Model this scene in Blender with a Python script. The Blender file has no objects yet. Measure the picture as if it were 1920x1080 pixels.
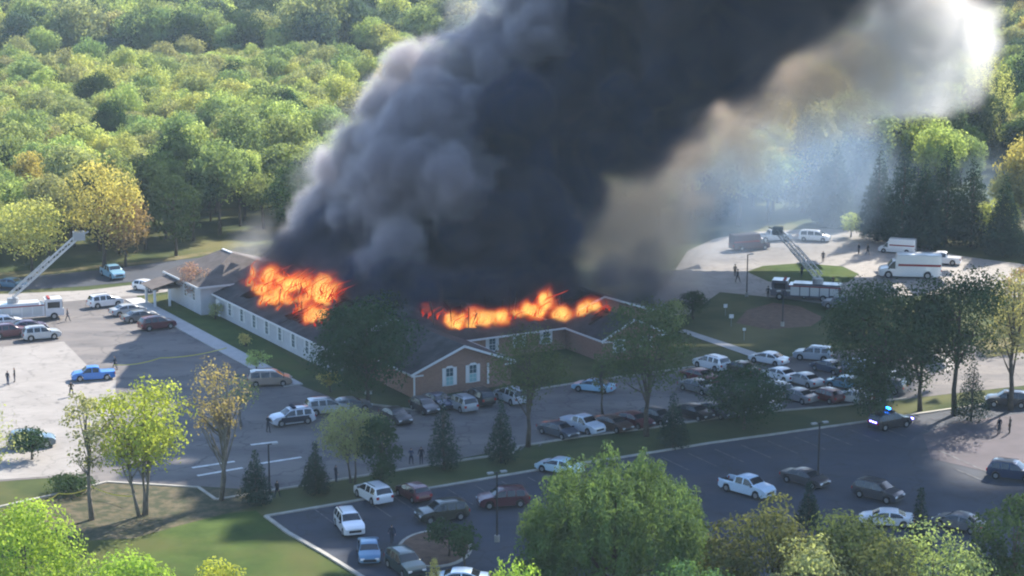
import bpy, bmesh, math, random
import numpy as np
from mathutils import Vector, Matrix
random.seed(5)
rng = np.random.default_rng(7)
S = bpy.context.scene
COL = S.collection
R = math.radians

# ------------------------------------------------------------------ camera, sky, sun, exposure
F = 3600.0; YH = -200.0; K = 0.0177
P = math.atan((540 - YH) / F); H = math.cos(P) / K


def ray(px, py):
    dx = (px - 960) / F; dy = (540 - py) / F
    return (dx, math.cos(P) + dy * math.sin(P), -math.sin(P) + dy * math.cos(P))


def g(px, py, z=0.0):
    d = ray(px, py); t = (z - H) / d[2]
    return Vector((d[0] * t, d[1] * t, z))


def gd(px, py, depth):
    d = ray(px, py); t = depth / d[1]
    return Vector((d[0] * t, depth, H + d[2] * t))


def sc(py):
    return K * (py + 200)


cam = bpy.data.cameras.new('camera'); co = bpy.data.objects.new('camera', cam); COL.objects.link(co)
co.location = (0, 0, H); co.rotation_euler = (math.pi / 2 - P, 0, 0)
cam.sensor_width = 36; cam.lens = 36 * F / 1920; cam.clip_start = 1; cam.clip_end = 20000
S.camera = co
W = bpy.data.worlds.new('World'); S.world = W; W.use_nodes = True
sky = W.node_tree.nodes.new('ShaderNodeTexSky'); sky.sky_type = 'NISHITA'; sky.sun_disc = False; sky.dust_density = .3; sky.ozone_density = 3.5; sky.air_density = 1.0
SE = R(40); SD = Vector((.6 * math.cos(SE), .8 * math.cos(SE), math.sin(SE)))
sky.sun_elevation = SE; sky.sun_rotation = math.atan2(SD.x, SD.y)
W.node_tree.links.new(sky.outputs[0], W.node_tree.nodes['Background'].inputs[0])
W.node_tree.nodes['Background'].inputs[1].default_value = .125
SL = bpy.data.lights.new('sun', 'SUN'); SL.energy = 4.6; SL.angle = R(.5); SL.color = (1, .93, .82)
so = bpy.data.objects.new('sun', SL); COL.objects.link(so); so.rotation_euler = SD.to_track_quat('Z', 'Y').to_euler()
so.location = (100, 200, 150)
S.view_settings.view_transform = 'Standard'; S.view_settings.look = 'None'
S.view_settings.exposure = 1.5; S.view_settings.gamma = 1
cy = S.cycles
cy.volume_bounces = 2; cy.max_bounces = 6; cy.diffuse_bounces = 3; cy.glossy_bounces = 2; cy.transmission_bounces = 3
cy.transparent_max_bounces = 8; cy.use_adaptive_sampling = True; cy.adaptive_threshold = .02
cy.use_denoising = True; cy.filter_width = 2.1; cy.volume_step_rate = 1.0; cy.volume_max_steps = 256
cy.sample_clamp_indirect = 4
cy.caustics_reflective = False; cy.caustics_refractive = False


# ------------------------------------------------------------------ materials
def mat(name, col, rough=.8, metal=0, spec=.3, var=.0, vscale=.5, coat=0, bump=0, bscale=5, col2=None, emit=None, estr=0, detail=6, lo=.35, hi=.65):
    m = bpy.data.materials.new(name); m.use_nodes = True
    nt = m.node_tree; b = nt.nodes['Principled BSDF']
    b.inputs['Base Color'].default_value = (*col, 1); b.inputs['Roughness'].default_value = rough
    b.inputs['Metallic'].default_value = metal; b.inputs['Specular IOR Level'].default_value = spec
    b.inputs['Coat Weight'].default_value = coat
    if emit: b.inputs['Emission Color'].default_value = (*emit, 1); b.inputs['Emission Strength'].default_value = estr
    if var or col2:
        tc = nt.nodes.new('ShaderNodeNewGeometry'); n = nt.nodes.new('ShaderNodeTexNoise'); n.inputs['Scale'].default_value = vscale
        n.inputs['Detail'].default_value = detail; n.inputs['Roughness'].default_value = .62
        nt.links.new(tc.outputs['Position'], n.inputs['Vector'])
        r = nt.nodes.new('ShaderNodeValToRGB'); r.color_ramp.elements[0].position = lo; r.color_ramp.elements[1].position = hi
        c2 = col2 or tuple(min(1, c * (1 + var)) for c in col); c1 = col if col2 else tuple(c * (1 - var) for c in col)
        r.color_ramp.elements[0].color = (*c1, 1); r.color_ramp.elements[1].color = (*c2, 1)
        nt.links.new(n.outputs[0], r.inputs[0]); nt.links.new(r.outputs[0], b.inputs['Base Color'])
    if bump:
        tc = nt.nodes.new('ShaderNodeNewGeometry'); n = nt.nodes.new('ShaderNodeTexNoise'); n.inputs['Scale'].default_value = bscale
        nt.links.new(tc.outputs['Position'], n.inputs['Vector'])
        bp = nt.nodes.new('ShaderNodeBump'); bp.inputs['Strength'].default_value = bump; bp.inputs['Distance'].default_value = .1
        nt.links.new(n.outputs[0], bp.inputs['Height']); nt.links.new(bp.outputs[0], b.inputs['Normal'])
    return m


def mix_noise(m, scale, col, lo, hi, fac=1.0, stretch=(1, 1, 1), detail=4):
    """lay a second blotchy colour over a material's base colour"""
    nt = m.node_tree; b = nt.nodes['Principled BSDF']; inp = b.inputs['Base Color']
    prev = inp.links[0].from_socket if inp.links else None
    geo = nt.nodes.new('ShaderNodeNewGeometry'); mp = nt.nodes.new('ShaderNodeMapping'); mp.inputs['Scale'].default_value = stretch
    mp.inputs['Rotation'].default_value = (0, 0, R(-30))
    n = nt.nodes.new('ShaderNodeTexNoise'); n.inputs['Scale'].default_value = scale; n.inputs['Detail'].default_value = detail
    nt.links.new(geo.outputs['Position'], mp.inputs[0]); nt.links.new(mp.outputs[0], n.inputs['Vector'])
    r = nt.nodes.new('ShaderNodeMapRange'); r.inputs[1].default_value = lo; r.inputs[2].default_value = hi; r.inputs[4].default_value = fac
    nt.links.new(n.outputs[0], r.inputs[0])
    mx = nt.nodes.new('ShaderNodeMix'); mx.data_type = 'RGBA'
    nt.links.new(r.outputs[0], mx.inputs[0])
    if prev: nt.links.new(prev, mx.inputs[6])
    else: mx.inputs[6].default_value = inp.default_value
    mx.inputs[7].default_value = (*col, 1)
    nt.links.new(mx.outputs[2], inp)
    return m


def leaf_mat(name, col, trans=.5, hue=.035, val=.5):
    m = bpy.data.materials.new(name); m.use_nodes = True; nt = m.node_tree; nt.nodes.clear()
    o = nt.nodes.new('ShaderNodeOutputMaterial'); d = nt.nodes.new('ShaderNodeBsdfDiffuse'); t = nt.nodes.new('ShaderNodeBsdfTranslucent')
    mx = nt.nodes.new('ShaderNodeAddShader')
    oi = nt.nodes.new('ShaderNodeObjectInfo'); hs = nt.nodes.new('ShaderNodeHueSaturation'); hs.inputs['Color'].default_value = (*col, 1)
    geo = nt.nodes.new('ShaderNodeNewGeometry'); n = nt.nodes.new('ShaderNodeTexNoise'); n.inputs['Scale'].default_value = .45; n.inputs['Detail'].default_value = 5
    nt.links.new(geo.outputs['Position'], n.inputs['Vector'])
    a = nt.nodes.new('ShaderNodeMapRange'); a.inputs[3].default_value = .5 - hue; a.inputs[4].default_value = .5 + hue * .6
    nt.links.new(oi.outputs['Random'], a.inputs[0]); nt.links.new(a.outputs[0], hs.inputs['Hue'])
    v = nt.nodes.new('ShaderNodeMapRange'); v.inputs[1].default_value = .3; v.inputs[2].default_value = .7; v.inputs[3].default_value = 1 - val * .6; v.inputs[4].default_value = 1 + val
    nt.links.new(n.outputs[0], v.inputs[0]); nt.links.new(v.outputs[0], hs.inputs['Value'])
    nt.links.new(hs.outputs[0], d.inputs[0])
    g2 = nt.nodes.new('ShaderNodeMix'); g2.data_type = 'RGBA'; g2.blend_type = 'MULTIPLY'; g2.inputs[0].default_value = 1
    nt.links.new(hs.outputs[0], g2.inputs[6]); g2.inputs[7].default_value = (1.2 * trans * 2, 1.2 * trans * 2, .7 * trans * 2, 1)
    nt.links.new(g2.outputs[2], t.inputs[0])
    nt.links.new(d.outputs[0], mx.inputs[0]); nt.links.new(t.outputs[0], mx.inputs[1]); nt.links.new(mx.outputs[0], o.inputs[0])
    return m


M = dict(
    grass=mat('grass', (.03, .045, .014), .95, var=.0, vscale=.12, col2=(.06, .075, .025), spec=.1),
    lawn=mat('lawn', (.035, .06, .012), .95, col2=(.06, .09, .02), vscale=.35, spec=.1),
    drygrass=mat('dry_grass', (.17, .14, .075), .95, col2=(.09, .09, .035), vscale=.5, spec=.1),
    asphalt=mat('asphalt', (.12, .109, .105), .85, var=.18, vscale=.22, spec=.25),
    asphalt_dark=mat('dark_asphalt', (.036, .042, .056), .85, var=.2, vscale=.2, spec=.3),  # base tinted blue to carry the blue cast of open shade
    concrete=mat('pale_concrete', (.26, .24, .22), .85, var=.1, vscale=.25, spec=.2),
    walk=mat('sidewalk_concrete', (.4, .385, .37), .85, var=.08, vscale=.8),
    kerb=mat('kerb_concrete', (.34, .32, .28), .85, var=.15, vscale=.8),
    paint=mat('road_paint', (.6, .6, .58), .7, var=.2, vscale=1.5),
    purple_asphalt=mat('patched_asphalt', (.075, .062, .07), .85, var=.2, vscale=.3),
    scrub=mat('scrubby_ground', (.035, .04, .016), .95, col2=(.1, .08, .045), vscale=.9, lo=.42, hi=.6),
    oldpaint=mat('worn_paint', (.17, .17, .17), .8, col2=(.06, .06, .065), vscale=1.0, lo=.42, hi=.6),
    soil=mat('mulch', (.12, .07, .045), .95, var=.3, vscale=1.2),
    trim=mat('white_trim', (.6, .6, .6), .6),
    wallpaint=mat('grey_siding', (.42, .42, .44), .7, var=.08, vscale=.6),
    roof=mat('charred_shingles', (.018, .018, .02), .9, col2=(.06, .055, .055), vscale=.45),
    hallroof=mat('brown_shingles', (.085, .07, .062), .9, col2=(.125, .105, .095), vscale=.9),
    char=mat('charcoal', (.012, .011, .011), .95, col2=(.03, .026, .024), vscale=1.5),
    glass=mat('dark_glass', (.012, .016, .02), .08, spec=.7),
    housepane=mat('house_glass', (.05, .09, .1), .1, spec=.8),
    curtain=mat('window_blind', (.25, .42, .42), .6),
    tyre=mat('tyre_rubber', (.018, .018, .018), .9), rim=mat('wheel_alloy', (.35, .36, .38), .35, metal=.8),
    lamp=mat('headlight_glass', (.7, .72, .75), .15, spec=.8), tail=mat('taillight_red', (.35, .01, .01), .25, spec=.6),
    black=mat('black_plastic', (.02, .02, .022), .6), steel=mat('galvanised_steel', (.32, .33, .34), .5, metal=.4),
    silver=mat('ladder_aluminium', (.5, .5, .5), .45, metal=.3),
    bark=mat('bark', (.075, .06, .045), .95, var=.3, vscale=2.0), bark_pale=mat('pale_bark', (.16, .14, .115), .95, var=.3, vscale=2),
    skin=mat('skin', (.45, .27, .19), .6), hair=mat('hair', (.03, .02, .015), .7),
    navy=mat('navy_cloth', (.015, .02, .035), .9), turnout=mat('turnout_cloth', (.035, .03, .024), .9), jeans=mat('denim', (.04, .06, .11), .9),
    redcloth=mat('red_cloth', (.25, .03, .03), .9), whitecloth=mat('pale_cloth', (.5, .5, .5), .9),
    reflect=mat('reflective_band', (.55, .6, .1), .5), tape=mat('caution_tape', (.65, .55, .1), .5),
    bluelight=mat('blue_strobe', (.02, .1, .8), .3, emit=(.01, .16, 1), estr=14), whitelight=mat('white_strobe', (.7, .7, 1), .3, emit=(.2, .16, 1), estr=7),
    house=mat('house_siding', (.5, .5, .48), .7, var=.06, vscale=.5), houseroof=mat('house_shingles', (.13, .135, .15), .85, var=.2, vscale=.8),
    blueroof=mat('blue_metal_roof', (.12, .35, .6), .4),
)
mix_noise(M['asphalt'], .06, (.18, .16, .145), .45, .62, .8, (1, 4, 1))
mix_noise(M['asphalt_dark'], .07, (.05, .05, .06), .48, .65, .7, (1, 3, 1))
mix_noise(M['grass'], .05, (.16, .14, .06), .5, .68, .7)
mix_noise(M['concrete'], .5, (.21, .19, .175), .5, .7, .6, (1, 5, 1))
mix_noise(M['lawn'], .12, (.08, .08, .025), .45, .65, .7)


def cracks(m, scale, dark):
    nt = m.node_tree; b = nt.nodes['Principled BSDF']; inp = b.inputs['Base Color']; prev = inp.links[0].from_socket
    geo = nt.nodes.new('ShaderNodeNewGeometry'); ns = nt.nodes.new('ShaderNodeTexNoise'); ns.inputs['Scale'].default_value = .35; ns.inputs['Detail'].default_value = 4
    nt.links.new(geo.outputs['Position'], ns.inputs['Vector'])
    va = nt.nodes.new('ShaderNodeVectorMath'); va.operation = 'MULTIPLY_ADD'; va.inputs[1].default_value = (5, 5, 5); nt.links.new(ns.outputs['Color'], va.inputs[0]); nt.links.new(geo.outputs['Position'], va.inputs[2])
    v = nt.nodes.new('ShaderNodeTexVoronoi'); v.feature = 'DISTANCE_TO_EDGE'; v.inputs['Scale'].default_value = scale; nt.links.new(va.outputs[0], v.inputs['Vector'])
    r = nt.nodes.new('ShaderNodeMapRange'); r.inputs[1].default_value = 0; r.inputs[2].default_value = .02; r.inputs[3].default_value = dark; r.inputs[4].default_value = 0; nt.links.new(v.outputs['Distance'], r.inputs[0])
    n2 = nt.nodes.new('ShaderNodeTexNoise'); n2.inputs['Scale'].default_value = .6; n2.inputs['Detail'].default_value = 3; nt.links.new(geo.outputs['Position'], n2.inputs['Vector'])
    r2 = nt.nodes.new('ShaderNodeMapRange'); r2.inputs[1].default_value = .62; r2.inputs[2].default_value = .75; r2.inputs[4].default_value = .5; nt.links.new(n2.outputs[0], r2.inputs[0])
    mx_ = nt.nodes.new('ShaderNodeMath'); mx_.operation = 'MAXIMUM'; nt.links.new(r.outputs[0], mx_.inputs[0]); nt.links.new(r2.outputs[0], mx_.inputs[1])
    mx = nt.nodes.new('ShaderNodeMix'); mx.data_type = 'RGBA'; nt.links.new(mx_.outputs[0], mx.inputs[0]); nt.links.new(prev, mx.inputs[6]); mx.inputs[7].default_value = (.025, .025, .027, 1); nt.links.new(mx.outputs[2], inp)


cracks(M['asphalt'], .11, .55); cracks(M['asphalt_dark'], .1, .6); cracks(M['concrete'], .16, .35)


def brick_mat():
    m = mat('brown_brick', (.2, .12, .09), .9); nt = m.node_tree
    tc = nt.nodes.new('ShaderNodeTexCoord'); mp = nt.nodes.new('ShaderNodeMapping')
    sep = nt.nodes.new('ShaderNodeSeparateXYZ'); add = nt.nodes.new('ShaderNodeMath'); cmb = nt.nodes.new('ShaderNodeCombineXYZ')
    nt.links.new(tc.outputs['Object'], sep.inputs[0]); nt.links.new(sep.outputs[0], add.inputs[0]); nt.links.new(sep.outputs[1], add.inputs[1])
    nt.links.new(add.outputs[0], cmb.inputs[0]); nt.links.new(sep.outputs[2], cmb.inputs[1])
    b = nt.nodes.new('ShaderNodeTexBrick'); b.inputs['Scale'].default_value = 1; b.inputs['Brick Width'].default_value = .22; b.inputs['Row Height'].default_value = .075
    b.inputs['Mortar Size'].default_value = .008; b.inputs['Color1'].default_value = (.19, .09, .06, 1); b.inputs['Color2'].default_value = (.27, .14, .1, 1); b.inputs['Mortar'].default_value = (.28, .24, .2, 1)
    nt.links.new(cmb.outputs[0], b.inputs[0]); nt.links.new(b.outputs[0], nt.nodes['Principled BSDF'].inputs[0])
    return m


M['brick'] = brick_mat()
LEAF = dict(
    yg=leaf_mat('leaves_yellow_green', (.17, .195, .075)),
    mg=leaf_mat('leaves_mid_green', (.105, .135, .06)),
    ol=leaf_mat('leaves_olive', (.14, .145, .075)),
    dg=leaf_mat('leaves_dark_green', (.026, .046, .022), .25),
    ev=leaf_mat('needles_blue_green', (.02, .038, .028), .15),
    ye=leaf_mat('leaves_autumn_yellow', (.22, .19, .07), hue=.01),
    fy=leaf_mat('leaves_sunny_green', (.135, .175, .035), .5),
    fg=leaf_mat('leaves_feathery_green', (.05, .085, .035), .35),
    so=leaf_mat('leaves_shaded_olive', (.055, .068, .03), .3),  # darker copy of the olive leaves, shade put into the colour
    bg=leaf_mat('leaves_blue_grey_green', (.05, .075, .05), .3),
    br=leaf_mat('leaves_tan', (.17, .125, .065), .35),
    pk=leaf_mat('leaves_dusty_rose', (.2, .14, .11), .35),
)


# ------------------------------------------------------------------ mesh helpers
def tag(o, label=None, cat=None, group=None, kind=None):
    if label: o['label'] = label
    if cat: o['category'] = cat
    if group: o['group'] = group
    if kind: o['kind'] = kind
    return o


def link(name, me, parent=None, loc=None):
    o = bpy.data.objects.new(name, me); COL.objects.link(o)
    if parent is not None: o.parent = parent
    if loc is not None: o.location = loc
    return o


def empty(name, loc, rz=0):
    o = bpy.data.objects.new(name, None); COL.objects.link(o); o.location = loc; o.rotation_euler = (0, 0, rz); o.empty_display_size = .5
    return o


class MB:
    def __init__(s): s.v = []; s.f = []; s.m = []

    def poly(s, pts, mi=0):
        n = len(s.v); s.v += [tuple(p) for p in pts]; s.f.append(tuple(range(n, n + len(pts)))); s.m.append(mi)

    def box(s, a, b, mi=0, mtx=None):
        n = len(s.v)
        vs = [Vector((x, y, z)) for x in (a[0], b[0]) for y in (a[1], b[1]) for z in (a[2], b[2])]
        if mtx is not None: vs = [mtx @ v for v in vs]
        s.v += [tuple(v) for v in vs]
        for q in ((0, 1, 3, 2), (4, 6, 7, 5), (0, 4, 5, 1), (2, 3, 7, 6), (0, 2, 6, 4), (1, 5, 7, 3)):
            s.f.append(tuple(n + i for i in q)); s.m.append(mi)

    def tube(s, pts, rad, seg=6, mi=0, cap=True):
        pts = [Vector(p) for p in pts]; rings = []
        for i, p in enumerate(pts):
            d = (pts[min(i + 1, len(pts) - 1)] - pts[max(i - 1, 0)])
            d = d.normalized() if d.length > 1e-6 else Vector((0, 0, 1))
            a = d.orthogonal().normalized() if abs(d.z) < .9 else Vector((1, 0, 0)).cross(d).normalized()
            b = d.cross(a); r = rad[i] if hasattr(rad, '__len__') else rad; n = len(s.v)
            for k in range(seg):
                t = 2 * math.pi * k / seg; s.v.append(tuple(p + a * math.cos(t) * r + b * math.sin(t) * r))
            rings.append(n)
        for i in range(len(rings) - 1):
            for k in range(seg):
                k2 = (k + 1) % seg; s.f.append((rings[i] + k, rings[i] + k2, rings[i + 1] + k2, rings[i + 1] + k)); s.m.append(mi)
        if cap:
            s.f.append(tuple(rings[0] + k for k in range(seg))[::-1]); s.m.append(mi)
            s.f.append(tuple(rings[-1] + k for k in range(seg))); s.m.append(mi)

    def bar(s, a, b, w, h=None, mi=0):
        a = Vector(a); b = Vector(b); d = (b - a); L = d.length; q = d.to_track_quat('X', 'Z').to_matrix().to_4x4(); h = h or w
        s.box((0, -w / 2, -h / 2), (L, w / 2, h / 2), mi, Matrix.Translation(a) @ q)

    def mesh(s, name, mats, smooth=False, angle=None):
        me = bpy.data.meshes.new(name); me.from_pydata(s.v, [], s.f)
        for m in (mats if isinstance(mats, (list, tuple)) else [mats]): me.materials.append(m)
        me.polygons.foreach_set('material_index', s.m)
        if smooth:
            me.polygons.foreach_set('use_smooth', [True] * len(s.f))
            if angle: me.set_sharp_from_angle(angle=R(angle))
        me.update()
        return me

    def build(s, name, mats, parent=None, loc=None, smooth=False, angle=None):
        return link(name, s.mesh(name, mats, smooth, angle), parent, loc)


def quads_mesh(name, co_, mats):
    """co_: (N,4,3) array of quads"""
    n = len(co_); me = bpy.data.meshes.new(name)
    me.vertices.add(n * 4); me.vertices.foreach_set('co', co_.astype(np.float32).ravel())
    me.loops.add(n * 4); me.loops.foreach_set('vertex_index', np.arange(n * 4, dtype=np.int32))
    me.polygons.add(n); me.polygons.foreach_set('loop_start', np.arange(0, n * 4, 4, dtype=np.int32))
    me.polygons.foreach_set('loop_total', np.full(n, 4, np.int32))
    for m in mats: me.materials.append(m)
    me.update(calc_edges=True)
    return me


# ------------------------------------------------------------------ ground, roads, pavements
def sheet(name, pts, z, m, world=False, sub=None):
    b = MB(); pp = [(Vector(p) if world else g(*p)) for p in pts]
    b.poly([(p[0], p[1], z) for p in pp]); me = b.mesh(name, m)
    bm = bmesh.new(); bm.from_mesh(me); bmesh.ops.triangulate(bm, faces=bm.faces[:]); bmesh.ops.recalc_face_normals(bm, faces=bm.faces[:])
    for f in bm.faces:
        if f.normal.z < 0: f.normal_flip()
    bm.to_mesh(me); bm.free()
    o = link(name, me); o['kind'] = 'structure'; return o


sheet('ground', [(-4000, -600), (4000, -600), (4000, 6000), (-4000, 6000)], 0, M['grass'], True)
MAINLOT = [(-500, 640), (-200, 598), (0, 566), (100, 561), (250, 551), (277, 572), (330, 601), (424, 655), (560, 722), (640, 752), (780, 770), (960, 738), (1100, 716), (1290, 690), (1420, 676),
           (1600, 655), (1760, 648), (2100, 640), (2300, 690), (1930, 722), (1700, 748), (1560, 763), (1400, 776), (1222, 803), (1100, 818), (972, 838), (800, 872), (600, 905), (520, 918), (400, 937), (250, 925), (140, 893), (0, 903), (-300, 950), (-700, 1000)]
sheet('main_parking_lot', MAINLOT, .02, M['asphalt'])
sheet('concrete_apron', [(-500, 690), (0, 651), (120, 641), (168, 690), (218, 703), (215, 770), (150, 889), (0, 900), (-300, 945), (-600, 980)], .04, M['concrete'])
BLOT = [(498, 968), (680, 938), (1020, 880), (1170, 858), (1330, 832), (1620, 792), (1850, 758), (2300, 700), (2700, 760), (2500, 900), (2300, 1200), (1500, 1400), (900, 1350), (760, 1180), (690, 1090), (610, 1040), (540, 1000)]
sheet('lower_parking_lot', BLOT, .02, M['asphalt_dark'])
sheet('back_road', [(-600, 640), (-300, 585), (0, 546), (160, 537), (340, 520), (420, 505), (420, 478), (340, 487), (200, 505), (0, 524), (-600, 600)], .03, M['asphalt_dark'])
sheet('road_verge', [(20, 521), (200, 502), (330, 488), (400, 476), (400, 470), (255, 492), (130, 502), (20, 510), (-300, 550), (-300, 570)], .035, M['drygrass'])
sheet('lane', [(-600, 648), (-200, 580), (0, 552), (160, 545), (330, 525), (345, 528), (330, 545), (268, 554), (100, 568), (0, 576), (-300, 625)], .045, M['concrete'])
sheet('front_lawn', [(60, 990), (190, 975), (330, 975), (480, 958), (530, 1000), (600, 1042), (680, 1092), (720, 1150), (300, 1300), (-200, 1200), (-100, 1040)], .03, M['lawn'])
sheet('bare_ground', [(60, 935), (150, 915), (200, 902), (370, 912), (520, 922), (500, 945), (430, 962), (340, 985), (250, 1010), (150, 1015), (40, 985)], .035, M['scrub'])
sheet('wing_lawn', [(290, 556), (335, 548), (345, 562), (400, 590), (500, 640), (590, 700), (560, 712), (425, 648), (335, 598), (284, 566)], .03, M['lawn'])
sheet('sunlit_pavement', [(1745, 860), (1730, 815), (1790, 792), (2000, 765), (2200, 800), (2050, 880), (1850, 885)], .04, M['purple_asphalt'])
sheet('drive_loop', [(1225, 560), (1270, 505), (1400, 476), (1560, 452), (1640, 448), (1800, 480), (2100, 520), (2100, 570), (1800, 550), (1640, 560), (1560, 572), (1470, 560), (1350, 548), (1290, 590), (1240, 600)], .03, M['concrete'])
sheet('far_drive', [(1262, 512), (1290, 470), (1340, 448), (1400, 436), (1540, 428), (1700, 440), (1700, 452), (1560, 455), (1400, 480)], .035, M['concrete'])
sheet('oval_lawn', [(1400, 510), (1430, 499), (1500, 494), (1580, 500), (1610, 514), (1590, 530), (1500, 537), (1440, 528)], .05, M['lawn'])
sheet('mulch_bed', [(1380, 606), (1400, 582), (1450, 568), (1500, 575), (1545, 596), (1520, 612), (1440, 618)], .03, M['soil'])
sheet('side_sidewalk', [(1272, 622), (1284, 618), (1425, 664), (1415, 672)], .06, M['walk'])
sheet('side_pavement', [(1745, 655), (1775, 650), (1800, 688), (1770, 698)], .05, M['concrete'])
sheet('gold_verge', [(1820, 640), (1890, 634), (1925, 660), (1850, 672)], .05, M['drygrass'])
sheet('far_clearing', [(1850, 395), (2000, 370), (2100, 400), (1900, 430)], .05, M['drygrass'])


def kerb(pts, w=.3, h=.14, name='kerb', m=None):
    b = MB(); P3 = [g(*p) for p in pts]
    for a, c in zip(P3[:-1], P3[1:]):
        n = max(1, int((c - a).length / 3.0))
        for k in range(n):
            p = a.lerp(c, k / n); q = a.lerp(c, (k + 1) / n - .01 / max(1, (c - a).length)); b.bar(p + Vector((0, 0, h / 2)), q + Vector((0, 0, h / 2)), w * random.uniform(.97, 1.03), h + random.uniform(0, .01))
    o = b.build(name, m or M['kerb']); o['kind'] = 'structure'; return o


kerb([(498, 969), (680, 938), (1020, 880), (1170, 858), (1330, 832), (1620, 792), (1850, 758), (2200, 712)], .4)
kerb([(1700, 748), (1560, 763), (1400, 776), (1222, 803), (1100, 818), (972, 838), (962, 850)])
kerb([(962, 850), (800, 874), (600, 906), (520, 919), (405, 938), (372, 915), (200, 905), (150, 918), (60, 938), (-60, 965)])
kerb([(498, 969), (540, 1000), (610, 1040), (690, 1090), (760, 1180)], .4)
kerb([(640, 752), (780, 770), (960, 738), (1100, 716), (1290, 690), (1420, 676)])
# the white sidewalk beside the wing, poured in slabs that can be told apart
sw = empty('sidewalk', g(415, 640)); sw['kind'] = 'structure'
A0, A1 = g(262, 560), g(566, 722); dirw = (A1 - A0).normalized(); nrm = Vector((dirw.y, -dirw.x, 0))
nsl = 24
for k in range(nsl):
    b = MB(); p = A0.lerp(A1, k / nsl) + nrm * 1.0; q = A0.lerp(A1, (k + .975) / nsl) + nrm * 1.0
    b.bar(p + Vector((0, 0, .07)), q + Vector((0, 0, .07)), 2.3, .14 + random.uniform(0, .012)); o = b.build('slab', M['walk']); o.parent = sw; o.matrix_parent_inverse = Matrix.Translation(-sw.location)


def mark(name, lines, w=.14, z=.06, m='paint'):
    b = MB()
    for (a, c) in lines:
        A, C = g(*a), g(*c); d = (C - A).normalized() * w; n = Vector((-d.y, d.x, 0)) * .5
        b.poly([(*(A + n).xy, z), (*(A - n).xy, z), (*(C - n).xy, z), (*(C + n).xy, z)])
    o = b.build(name, M[m]); o['kind'] = 'structure'; return o


mark('lane_markings', [((370, 893), (455, 878)), ((475, 872), (565, 858)), ((360, 878), (440, 866)), ((470, 835), (520, 829))], .45)
stalls = []
for k in range(26):                                   # stall lines off the lower lot's north kerb
    t = k / 26; px = 590 + t * 1300; py = 956 - t * 196
    a = g(px, py); q = a + Vector((math.cos(R(-62)), math.sin(R(-62)), 0)) * 5.2
    stalls.append((a, q))
b = MB()
for a, c in stalls:
    d = (c - a).normalized() * .11; n = Vector((-d.y, d.x, 0)) * .5
    b.poly([(*(a + n).xy, .06), (*(a - n).xy, .06), (*(c - n).xy, .06), (*(c + n).xy, .06)])
b.build('parking_lines', M['oldpaint'])['kind'] = 'structure'
mark('parking_lines', [((1760, 845), (1860, 890)), ((1790, 880), (1850, 905)), ((975, 845), (1000, 822)), ((1010, 838), (1035, 815))], .14, m='oldpaint')
# kerbed island with a small tree in the lower lot
isl = []; c0 = g(815, 1030)
for k in range(28):
    t = 2 * math.pi * k / 28; isl.append((c0.x + 3.1 * math.cos(t), c0.y + 4.6 * math.sin(t)))
sheet('traffic_island', isl, .13, M['soil'], True)
b = MB()
for k in range(28):
    a = isl[k]; c = isl[(k + 1) % 28]; b.bar((*a, .075), (*c, .075), .28, .15)
b.build('kerb', M['kerb'])['kind'] = 'structure'

# ------------------------------------------------------------------ the burning building (own axes: u along the front, v away)
G0 = Vector((-11.3, 207.7, 0)); BA = R(30)
bld = empty('burning_building', G0, BA)
tag(bld, 'long single-storey brick building on fire, flames along its charred roof', 'building')
WH = 2.9


def bm_part(name, b, m, parent=bld, **k): return b.build(name, m, parent, **k)


import mathutils.noise as mn
mn.seed_set(1)


def burnt(u, v):
    f = 0
    if -1.5 < u < 12.5 and 20 < v < 47: f = 1
    if 11 < u < 34 and 13.5 < v < 30: f = 1
    if 28 < u < 38 and 8 < v < 24: f = 1
    return f and mn.noise((u * .33, v * .33, 3.7)) > -.02


def roof_grid(b, a, c, d, e, step=.8, thick=.1):
    """shingle sheathing a-c (eave), e-d (ridge), in small sheets, some burnt away, the rest buckled"""
    a, c, d, e = (Vector(p) for p in (a, c, d, e)); nu = max(1, int((c - a).length / step)); nv = max(1, int((e - a).length / step))
    def pt(i, j):
        p = a.lerp(c, i / nu).lerp(e.lerp(d, i / nu), j / nv); k = .28 if burnt(p.x, p.y) or burnt(p.x + .8, p.y + .8) else .03
        return p + Vector((0, 0, mn.noise((p.x * .8, p.y * .8, 1.3)) * k * (0 if j == 0 else 1)))
    keep = {(i, j) for i in range(nu) for j in range(nv) if j <= 1 or not burnt(*(a.lerp(c, (i + .5) / nu).lerp(e.lerp(d, (i + .5) / nu), (j + .5) / nv)).xy)}
    todo = [(i, 0) for i in range(nu)]; seen = set(todo)       # sheets cut off from the eave have fallen in
    while todo:
        i, j = todo.pop()
        for q in ((i + 1, j), (i - 1, j), (i, j + 1), (i, j - 1)):
            if q in keep and q not in seen: seen.add(q); todo.append(q)
    for i, j in sorted(seen): b.poly([pt(i, j), pt(i + 1, j), pt(i + 1, j + 1), pt(i, j + 1)])


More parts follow.
